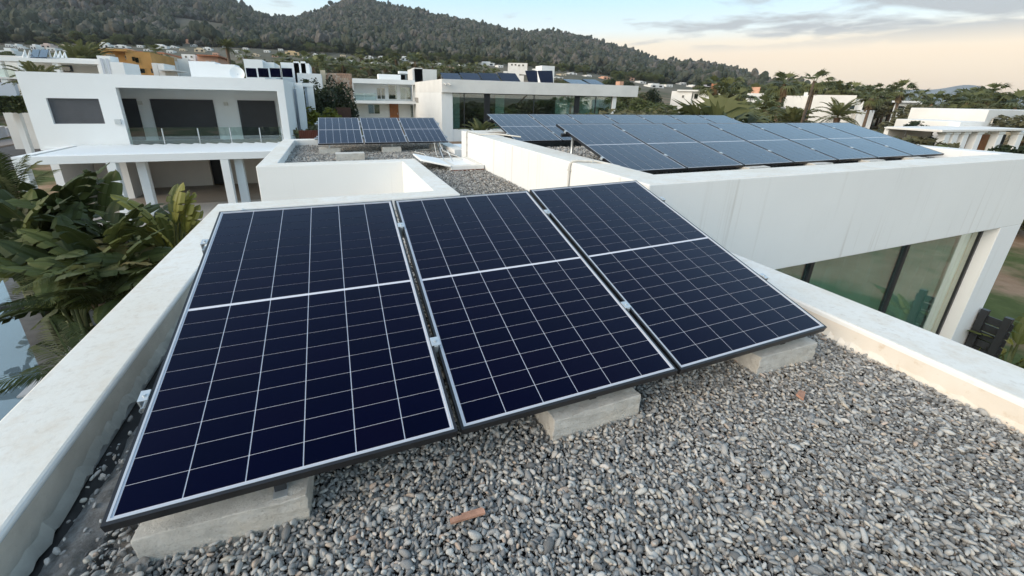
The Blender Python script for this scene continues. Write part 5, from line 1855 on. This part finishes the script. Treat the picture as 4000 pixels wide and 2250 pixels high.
belt(46, (1120, 1960), (262, 276), (70, 150), ('round', 'olive', 'dark', 'olive'), 'leafy tree filling the belt below the central hill', 'trees below the central hill')
belt(34, (-40, 1120), (205, 225), (70, 170), ('round', 'dark', 'olive', 'round'), 'leafy tree among the houses below the left hill', 'trees among the left houses')
belt(34, (2500, 3080), (362, 396), (60, 130), ('round', 'olive', 'round', 'dark'), 'leafy tree among the houses right of centre', 'trees right of centre')
belt(44, (3090, 4020), (372, 402), (62, 140), ('round', 'olive', 'olive', 'round'), 'leafy tree in the green belt on the right', 'trees in the right green belt')
belt(12, (2160, 2520), (315, 338), (95, 170), ('dark', 'round', 'olive'), 'dark tree beyond the end of the glass hall house', 'trees beyond the glass hall', 4.0)
# shrubs behind the upper arrays
for i, (x, y, D, kd) in enumerate(((2440, 390, 34, 'bush_olive'), (2480, 400, 33, 'rust'), (2520, 402, 34, 'rust'), (2550, 396, 36, 'bush_olive'), (2580, 392, 38, 'bush'), (2600, 405, 34, 'rust'), (2640, 400, 34, 'bush_olive'), (2670, 404, 33, 'grey'), (2700, 398, 36, 'bush'),
                                   (2462, 375, 44, 'bush'), (2505, 380, 44, 'bush_olive'), (2560, 372, 48, 'round'), (2620, 375, 46, 'round'), (2450, 420, 28, 'bush'), (2545, 425, 27, 'rust'), (2610, 428, 27, 'grey'), (2690, 425, 28, 'rust'), (2730, 395, 38, 'bush'))):
    lab = {'rust': 'rust coloured shrub behind the upper panels', 'bush_olive': 'olive green shrub behind the upper panels', 'bush': 'green shrub behind the upper panels', 'grey': 'greyish twiggy shrub behind the upper panels', 'round': 'rounded green tree behind the rusty shrubs'}[kd]
    veg_px(kd, 'shrub' if kd != 'round' else 'tree', 'garden_shrub' if kd != 'round' else 'garden_tree', tree_label(x, lab.split(' behind')[0].split(' tree')[0] + (' tree' if kd == 'round' else ''), D, 9 if y < 400 else 2) + (' behind upper panels' if kd != 'round' else ''), x, y, D, lab + ' group', squash=1.35)
for i, (x, y, D, kd) in enumerate(((3460, 472, 38, 'bush'), (3420, 486, 36, 'bush'), (3500, 475, 40, 'bush'), (3545, 480, 44, 'bush_olive'), (3590, 470, 46, 'dark'), (3620, 452, 55, 'round'), (3650, 458, 56, 'olive'), (3680, 440, 62, 'round'), (3720, 430, 66, 'olive'), (3390, 470, 40, 'bush_olive'),
                                   (3800, 420, 70, 'round'), (3760, 425, 70, 'olive'), (3850, 408, 70, 'round'), (3900, 405, 72, 'olive'), (3960, 410, 60, 'round'), (4010, 412, 55, 'olive'), (3580, 440, 60, 'olive'))):
    lab = {'bush': 'low green shrub before the right-hand houses', 'bush_olive': 'low olive shrub before the right-hand houses', 'dark': 'dark green shrub beside the white garden wall', 'round': 'green garden tree above the white garden wall', 'olive': 'olive toned garden tree above the white garden wall'}[kd]
    veg_px(kd, 'shrub' if 'bush' in kd else 'tree', 'garden_shrub' if 'bush' in kd else 'garden_tree', tree_label(x, lab.split(' before')[0].split(' beside')[0].split(' above')[0], D, 9 if y < 450 else 2), x, y, D, lab + ' group', squash=1.3)
for i, (x, y, D, kd) in enumerate(((3500, 520, 27, 'grey'), (3540, 526, 27, 'grey'), (3580, 528, 30, 'grey'), (3620, 515, 27, 'bush'), (3655, 520, 30, 'bush'), (3560, 540, 28, 'rust'), (3690, 545, 29, 'bush'), (3740, 548, 29, 'bush_olive'), (3790, 552, 29, 'bush'), (3850, 558, 28, 'bush'),
                                   (3900, 562, 28, 'dark'), (3950, 560, 28, 'bush_olive'), (3990, 566, 27, 'dark'), (3470, 515, 29, 'bush_olive'), (3640, 545, 28, 'grey'))):
    lab = {'grey': 'grey twiggy shrub just beyond the upper roof', 'bush': 'green shrub before the porch house', 'bush_olive': 'olive shrub before the porch house', 'dark': 'dark shrub at the corner of the upper roof', 'rust': 'rusty shrub just beyond the upper roof'}[kd]
    veg_px(kd, 'shrub', 'garden_shrub', tree_label(x, lab.split(' just')[0].split(' before')[0].split(' at the')[0], D, 2) + ' beyond the roof', x, y, D, lab + ' group', squash=1.0)
# big fan leaves behind the upper arrays, leaning pole
veg_px('fan2', 'palm', 'palm_tree', 'broad-leaved young fan palm just behind the upper panels', 2800, 420, 22, squash=1.3)
veg_px('fan2', 'palm', 'palm_tree', 'second broad-leaved young fan palm behind the upper panels', 2850, 425, 22, squash=1.3)
a, c2 = at_dist(3136, 470, 40), at_dist(3180, 318, 43)
o = MB().tube([(a[0], a[1], ZG - .3), a, c2], [.13, .12, .08], 8).build('utility_pole', WOODPOLE, smooth=True)
tag(o, 'leaning wooden utility pole before the big white house', 'pole')
# shrubs between the two houses in the middle
for i, (x, y, D, kd, lab, sq) in enumerate(((1185, 305, 40, 'dark', 'dark shrub against the loggia house corner', .8), (1232, 300, 42, 'cone', 'pointed dark conifer right of the loggia house', .8), (1290, 290, 44, 'cone', 'tallest pointed conifer before the stone house', .9), (1330, 318, 42, 'dark', 'dark bushy tree below the stone house', .8),
                                           (1362, 335, 41, 'cone', 'dark conifer touching the long white house', .7), (1260, 330, 38, 'dark', 'dark tree behind the lime green bush', .9), (1210, 340, 37, 'dark', 'dark bush left of the lime green one', .7),
                                           (1248, 368, 30, 'lime', 'round lime green bush between the houses', 1.0), (1262, 415, 27, 'red', 'reddish bush below the lime green one', .8), (1290, 425, 27, 'lime', 'small lime shrub beside the reddish bush', .6), (1230, 440, 26, 'bush_olive', 'olive shrub behind the maroon fence', .6), (1180, 485, 19, 'bush_olive', 'pale spiky shrub above the maroon fence', .4),
                                           (1875, 462, 17, 'date_low', 'bushy cycad behind the upper parapet', .5), (1752, 500, 14, 'bush', 'small plant beside the small far array', .3), (1190, 500, 22, 'date_low', 'grey-green agave above the maroon fence', .4))):
    veg_px(kd, 'shrub', 'garden_shrub', lab, x, y, D, squash=sq)
# clipped hedge at far left
p = at_dist(20, 405, 37)
hg = np.column_stack([RNG.uniform(-6, 5, 5200), RNG.uniform(-.6, .6, 5200), RNG.uniform(0, 1, 5200)])
X0, X1, Z0, Z1 = rect(-150, 376, 112, 440, 42)
hq = np.column_stack([RNG.uniform(X0, X1, 5200), 42 + RNG.uniform(0, 1.2, 5200), Z0 + (Z1 - Z0) * RNG.random(5200) ** .7])
h_ = thing('hedge', 'clipped dark hedge at the left edge behind the street wall', 'hedge', ((X0 + X1) / 2, 42.5, Z0))
o = bpy.data.objects.new('foliage', quads_mesh('hedge_foliage', leaf_cards(hq - np.array(h_.location), .13, RNG), LEAF_DARK))
COL.objects.link(o)
o.parent = h_
MB().box(X0 + .1, X1 - .1, 42.15, 43.0, Z0, Z1 - .15).build('core', TREE_DARK, h_)

# ------------------------------------------------------------------ pine wood on the hills
hm = Mat('hill_pine', .9, .1)
hr = hm.objrand()
hc = hm.ramp(hr, [(0., (.034, .042, .030)), (.35, (.052, .062, .042)), (.62, (.074, .080, .058)), (.82, (.100, .096, .080)), (1., (.135, .122, .110))])
hm.color(hm.mix(hm.ramp(hm.noise(1.3, 4), [(.35, 0.), (.7, .5)]), hc, (.028, .032, .022)))
hp = []
iv, if_ = ico(2)
for k in range(6):
    b = MB()
    rngk = np.random.default_rng(200 + k)
    for j in range(5):
        c = rngk.normal(0, .42, 3) * (1, 1, .55)
        q = iv * (.46 + .22 * rngk.random()) * (1 + .55 * (_vnoise(iv[:, 0] * 2.4 + k, iv[:, 1] * 2.4 + iv[:, 2] * 2.1 + j, k * 5 + j) - .5))[:, None] * (1, 1, .8)
        b.add(q + c + (0, 0, .95), if_)
    b.tube([(0, 0, -.6), (0, 0, .8)], .07, 5)
    m = b.mesh('hill_pine_%d' % k)
    m.materials.append(hm.m)
    hp.append(m)
N_ = 46000
az_ = RNG.uniform(rad(-66), rad(58), N_ * 2)
w_ = RNG.random(N_ * 2) ** .80
D_ = 300 + (D2 + 6 - 300) * w_
Xh, Yh = D_ * np.sin(az_), D_ * np.cos(az_)
ts_, tf2 = np.interp(az_, SKY_A, SKY_T), np.interp(az_, FOOT_A, FOOT_T)
bare = _vnoise(Xh / 45, Yh / 45, 12) + .5 * _vnoise(Xh / 18, Yh / 18, 14)
keep = (bare < 1.12) & ((ts_ - tf2) > .004)
for a0, a1, dh_ in HOUSE_SPOTS:
    m_ = 3.0 / dh_
    keep &= ~((az_ > a0 - m_) & (az_ < a1 + m_) & (D_ > dh_ - 42) & (D_ < dh_ + 9))
Xh, Yh, D_ = Xh[keep][:N_], Yh[keep][:N_], D_[keep][:N_]
Zh = terrain_z(Xh, Yh)
sz = np.clip(RNG.lognormal(np.log(2.35), .30, len(Xh)), 1.0, 4.4)
scatter('pine_wood', np.column_stack([Xh, Yh, Zh]), np.column_stack([RNG.normal(0, .06, len(Xh)), RNG.normal(0, .06, len(Xh)), RNG.uniform(0, 6.28, len(Xh))]),
        np.column_stack([sz, sz, sz * RNG.uniform(1.1, 1.9, len(Xh))]), RNG.integers(0, 6, len(Xh)), hp)
tag(bpy.data.objects['pine_wood'], 'grey-green pine wood covering the hills', 'forest')
# green scrub and small trees on the slope between the gardens and the wood
n_ = 5200
az2 = RNG.uniform(rad(-66), rad(62), n_)
D3 = 75 + 250 * RNG.random(n_) ** .9
keep = np.ones(n_, bool)
FAR_H = [(math.atan2(o_.location.x, o_.location.y), math.hypot(o_.location.x, o_.location.y)) for o_ in COL.objects if o_.parent is None and o_.get('category') == 'house' and o_.name.split('.')[0] not in ('hillside_house', 'white_villa')]
for a0, dh_ in FAR_H:
    m_ = 9.0 / dh_
    keep &= ~((np.abs(az2 - a0) < m_) & (D3 < dh_ + 10))
for a0, a1, dh_ in HOUSE_SPOTS:
    m_ = 1.5 / dh_
    keep &= ~((az2 > a0 - m_) & (az2 < a1 + m_) & (D3 > dh_ - 34) & (D3 < dh_ + 9))
az2, D3 = az2[keep], D3[keep]
Xs, Ys = D3 * np.sin(az2), D3 * np.cos(az2)
ss = RNG.uniform(.55, 1.15, len(Xs))
scatter('garden_scrub', np.column_stack([Xs, Ys, terrain_z(Xs, Ys) - .4]), np.column_stack([0 * ss, 0 * ss, RNG.uniform(0, 6.28, len(ss))]), np.column_stack([ss, ss, ss * RNG.uniform(.7, 1.0, len(ss))]),
        RNG.integers(0, 5, len(ss)), [PROTO[k_][1] for k_ in ('round', 'olive', 'round', 'bush', 'dark')])
tag(bpy.data.objects['garden_scrub'], 'green scrub and small trees on the slope below the woods', 'scrub')
# a distant hill on the right horizon, the blue of hazy air put into its colour
dh = MB()
c = at_dist(3695, 415, 1500)
nx_ = 40
for i in range(nx_ + 1):
    t = -1 + 2 * i / nx_
    hgt = 44 * max(0, 1 - t * t) ** 1.3 * (1 + .12 * sin(9 * t)) + 4
    rt = np.array([cos(math.atan2(c[0], c[1])), -sin(math.atan2(c[0], c[1])), 0])
    q = c + rt * t * 175
    n = np.array([c[0], c[1], 0]) / np.hypot(c[0], c[1])
    dh.v += [tuple(q[:2]) + (-40,), tuple((q + n * 60)[:2]) + (hgt,), tuple((q + n * 250)[:2]) + (-40,)]
for i in range(nx_):
    a = 3 * i
    dh.f += [(a, a + 3, a + 4, a + 1), (a + 1, a + 4, a + 5, a + 2)]
o = dh.build('distant_hill', plain('haze_tinted_hill', (.20, .23, .25), .9, .1, var=.05, scale=.01), smooth=True)
o['kind'] = 'structure'

# ------------------------------------------------------------------ garden below the left parapet
def paddle_leaf(seed, L=1.25, W=.25, n=16):
    """bird-of-paradise leaf along +x: folded blade with wind tears"""
    rng = np.random.default_rng(seed)
    Q = []
    ts = np.linspace(0, 1, n + 1)
    droop = rng.uniform(.12, .42)

    def rib(t):
        return np.array([L * (t - .10 * t * t), .03 * sin(3 * t + seed), L * (.10 * t - droop * t * t)])
    for sgn in (-1, 1):
        fold = rng.uniform(.15, .6)
        grp, left = 0.0, 0
        for i in range(n):
            first = left <= 0
            if first:
                left = int(rng.integers(2, 6))
                grp = rng.uniform(-.28, .16)
            left -= 1
            last = left <= 0
            t0, t1 = ts[i], ts[i + 1]
            p0, p1 = rib(t0), rib(t1)
            w0 = W * (math.sin(pi * min(1, .06 + t0 * .94)) ** .62)
            w1 = W * (math.sin(pi * min(1, .06 + t1 * .94)) ** .62)
            f = fold + grp
            prev0, prev1 = p0, p1
            for s in range(1, 4):
                u = s / 3
                a = f - .55 * u * u
                sk = .10 * u * L * .3
                g0, g1 = (.034 * u * u if first else 0), (.034 * u * u if last else 0)
                q0 = p0 + np.array([sk + g0, sgn * w0 * u * cos(a), w0 * u * sin(a)])
                q1 = p1 + np.array([sk - g1, sgn * w1 * u * cos(a), w1 * u * sin(a)])
                Q.append([prev0, prev1, q1, q0] if sgn < 0 else [prev1, prev0, q0, q1])
                prev0, prev1 = q0, q1
    for i in range(n):
        p0, p1 = rib(ts[i]), rib(ts[i + 1])
        w = .012 * (1 - ts[i]) + .003
        Q.append([p0 + (0, -w, .006), p1 + (0, -w, .006), p1 + (0, w, .006), p0 + (0, w, .006)])
    return np.array(Q)


LEAVES = {}
for key, mat in (('dark', LEAF_DARK), ('mid', LEAF_MID), ('yellow', LEAF_YELLOW), ('brown', LEAF_BROWN)):
    LEAVES[key] = [quads_mesh('paddle_%s_%d' % (key, k), paddle_leaf(40 + k), mat) for k in range(5)]
FRONDS = {}
for key, mat in (('green', PALM_GREEN), ('dark', LEAF_DARK), ('brown', LEAF_BROWN)):
    FRONDS[key] = [quads_mesh('frond_%s_%d' % (key, k), frond_quads(np.random.default_rng(60 + k), 1.9, .46, .25 + .14 * k, 24, .030), mat) for k in range(3)]


def paddle_plant(label, x, y, z, n=9, leaf=1.0, cols=('dark', 'mid'), spread=.75, up=(.5, 1.35), group=None):
    """clump whose leaf bases gather near the survey point at height z"""
    p = on_z(x, y, z)
    t = thing('bird_of_paradise', label, 'plant', (p[0], p[1], ZG), group)
    hz = z - ZG
    b = MB()
    tips = []
    for k in range(n):
        az = random.uniform(0, 2 * pi)
        r = random.uniform(.10, .45) * spread
        top = Vector((cos(az) * r, sin(az) * r, hz * random.uniform(.62, .98)))
        b.tube([(cos(az) * .06, sin(az) * .06, 0), (top.x * .35, top.y * .35, top.z * .55), tuple(top)], [.045, .030, .016], 6)
        tips.append((top, az))
    b.build('stalk', plain('stalk', (.10, .12, .05), .6, .3, var=.1) if 'stalk' not in bpy.data.materials else bpy.data.materials['stalk'], t, smooth=True, local=True)
    for top, az in tips:
        el = random.uniform(*up)
        put(random.choice(LEAVES[random.choice(cols)]), 'leaf', t, tuple(top), (random.uniform(-.5, .5), -el, az + random.uniform(-.4, .4)), leaf * random.uniform(.75, 1.15))
    return t


BG = 'bird-of-paradise clumps below the left parapet'
for lab, x, y, z, n, lf, cols, up in (
        ('tall bird-of-paradise reaching over the pergola corner at left', 235, 800, -1.35, 10, 1.25, ('dark', 'mid', 'mid'), (.7, 1.45)),
        ('leafy clump with grey-green paddles left of the two pergola posts', 345, 840, -1.6, 9, 1.15, ('mid', 'dark'), (.5, 1.3)),
        ('dark paddle-leaved clump just right of the pergola posts', 470, 875, -1.7, 11, 1.1, ('dark', 'mid'), (.3, 1.2)),
        ('yellow-green bird-of-paradise standing before the terrace', 640, 850, -1.45, 13, .85, ('yellow', 'yellow', 'mid'), (.7, 1.5)),
        ('dark clump at the left frame edge below the palm', 60, 880, -1.7, 10, 1.15, ('dark', 'dark', 'mid'), (.2, 1.2)),
        ('dark clump in the middle of the left planting', 180, 960, -1.7, 11, 1.1, ('dark', 'dark', 'mid'), (.0, 1.1)),
        ('broad clump below the grey-green paddles', 330, 985, -1.8, 11, 1.1, ('dark', 'mid'), (.0, 1.1)),
        ('clump with drooping paddles near the parapet edge', 470, 1010, -1.9, 10, 1.0, ('dark', 'mid', 'brown'), (-.1, 1.0)),
        ('clump with a single ochre leaf under the parapet edge', 590, 980, -2.0, 9, .95, ('dark', 'mid', 'mid'), (-.1, 1.0)),
        ('shaded clump lowest in the left planting', 250, 1075, -2.1, 9, 1.0, ('dark', 'dark'), (-.2, .9)),
        ('shaded clump close under the parapet', 480, 1100, -2.3, 8, .9, ('dark', 'dark', 'mid'), (-.2, .9)),
        ('small yellowing clump between terrace and parapet', 720, 960, -2.6, 7, .7, ('brown', 'mid'), (.0, .9)),
        ('tall clump at the very left below the feathery palm', 25, 905, -1.5, 9, 1.0, ('dark', 'mid', 'dark'), (.3, 1.3)),
        ('upright dark clump between the left posts and the pool', 140, 870, -1.5, 10, 1.2, ('dark', 'mid', 'dark'), (.5, 1.4)),
        ('shaded clump behind the hanging palm fronds', 380, 1070, -2.1, 9, 1.0, ('dark', 'dark', 'mid'), (-.1, 1.0)),
        ('dense clump in front of the pergola posts', 410, 930, -1.75, 10, 1.1, ('dark', 'mid'), (.2, 1.2)),
        ('half hidden clump behind the yellow-green one', 560, 905, -1.9, 8, .95, ('dark', 'mid'), (.2, 1.1))):
    paddle_plant(lab, x, y, z, n, lf, cols, .9, up)


def feather_palm(label, x, y, z, n=11, s=1.0, col='green', el=(.1, 1.2), az=None):
    p = on_z(x, y, z)
    t = thing('areca_palm', label, 'palm', (p[0], p[1], ZG))
    MB().tube([(0, 0, 0), (.04, .02, (z - ZG) * .5), (0, 0, z - ZG)], [.07, .055, .05], 7).build('stem', PALMBARK, t, smooth=True, local=True)
    for k in range(n):
        a = random.uniform(0, 2 * pi) if az is None else random.uniform(*az)
        put(random.choice(FRONDS[col if random.random() < .85 else 'dark']), 'frond', t, (0, 0, z - ZG), (random.uniform(-.3, .3), -random.uniform(*el), a), s * random.uniform(.8, 1.15))
    return t


feather_palm('feathery palm rising at the left frame edge', 45, 800, -1.3, 14, .75, 'green', (.6, 1.5))
feather_palm('feathery palm with fronds hanging over the pool', 395, 1185, -2.6, 11, .85, 'dark', (.1, .9))
feather_palm('small feathery palm low against the parapet', 300, 1440, -2.9, 7, .6, 'dark', (-.1, .5), (1.9, 4.2))
feather_palm('feathery palm in the dark middle of the left planting', 330, 1090, -2.2, 7, .7, 'green', (.0, .7))
feather_palm('yellowing feathery palm above the planter', 440, 1085, -2.4, 6, .6, 'brown', (-.3, .5))
# low ground cover under the clumps
n_ = 9000
gp_ = np.column_stack([RNG.uniform(-9.5, -2.2, n_), RNG.uniform(4.5, 17.5, n_), RNG.uniform(ZG, ZG + .55, n_)])
lim_ = np.array([on_z(0, 1065, -3.45)[0], on_z(167, 1460, -3.45)[0]])
lx = np.interp(gp_[:, 1], [e1[1], e0[1]], [e1[0], e0[0]]) + .6
gp_ = gp_[gp_[:, 0] > lx]
gc = bpy.data.objects.new('ground_cover', quads_mesh('ground_cover', leaf_cards(gp_, .16, RNG), LEAF_DARK))
COL.objects.link(gc)
gc['kind'] = 'stuff'
tag(gc, 'dark low leaves covering the bed under the left planting', 'ground cover')
# plants by the black fence on the right
for lab, x, y, z, n, lf, cols in (('banana-like plant with pale leaves at the lower right edge', 3975, 1360, -2.95, 8, .62, ('mid', 'yellow')), ('paddle-leaved plant under the right parapet', 3925, 1395, -3.15, 7, .5, ('mid', 'dark'))):
    paddle_plant(lab, x, y, z, n, lf, cols, .7, (.2, 1.3))
sw_ = on_z(3835, 1330, -3.0)
t = thing('sword_leaf_plant', 'grey-green sword-leaved plant against the black fence', 'plant', (sw_[0], sw_[1], ZG))
b = MB()
for k in range(26):
    az = random.uniform(0, 2 * pi)
    el = random.uniform(.7, 1.5)
    L = random.uniform(.8, 1.3)
    d = Vector((cos(az) * cos(el), sin(az) * cos(el), sin(el)))
    s = Vector((-sin(az), cos(az), 0)) * .035
    b.add([tuple(-s), tuple(s), tuple(d * L * .55 + s), tuple(d * L), tuple(d * L * .55 - s)], [(0, 1, 2, 3, 4)])
b.build('leaf_rosette', LEAF_MID, t, local=True)
# ------------------------------------------------------------------ air
hv = bpy.data.materials.new('haze_air')
hv.use_nodes = True
hv.node_tree.nodes.clear()
ho = hv.node_tree.nodes.new('ShaderNodeOutputMaterial')
hp_ = hv.node_tree.nodes.new('ShaderNodeVolumePrincipled')
hp_.inputs['Color'].default_value = (.90, .94, 1.0, 1)
hp_.inputs['Density'].default_value = .00016
hp_.inputs['Anisotropy'].default_value = .2
hv.node_tree.links.new(hp_.outputs[0], ho.inputs['Volume'])
haze = MB().box(-1900, 1900, -1900, 1900, -30, 330).build('haze', hv)
haze['kind'] = 'stuff'
tag(haze, 'thin evening haze over the whole place', 'haze')
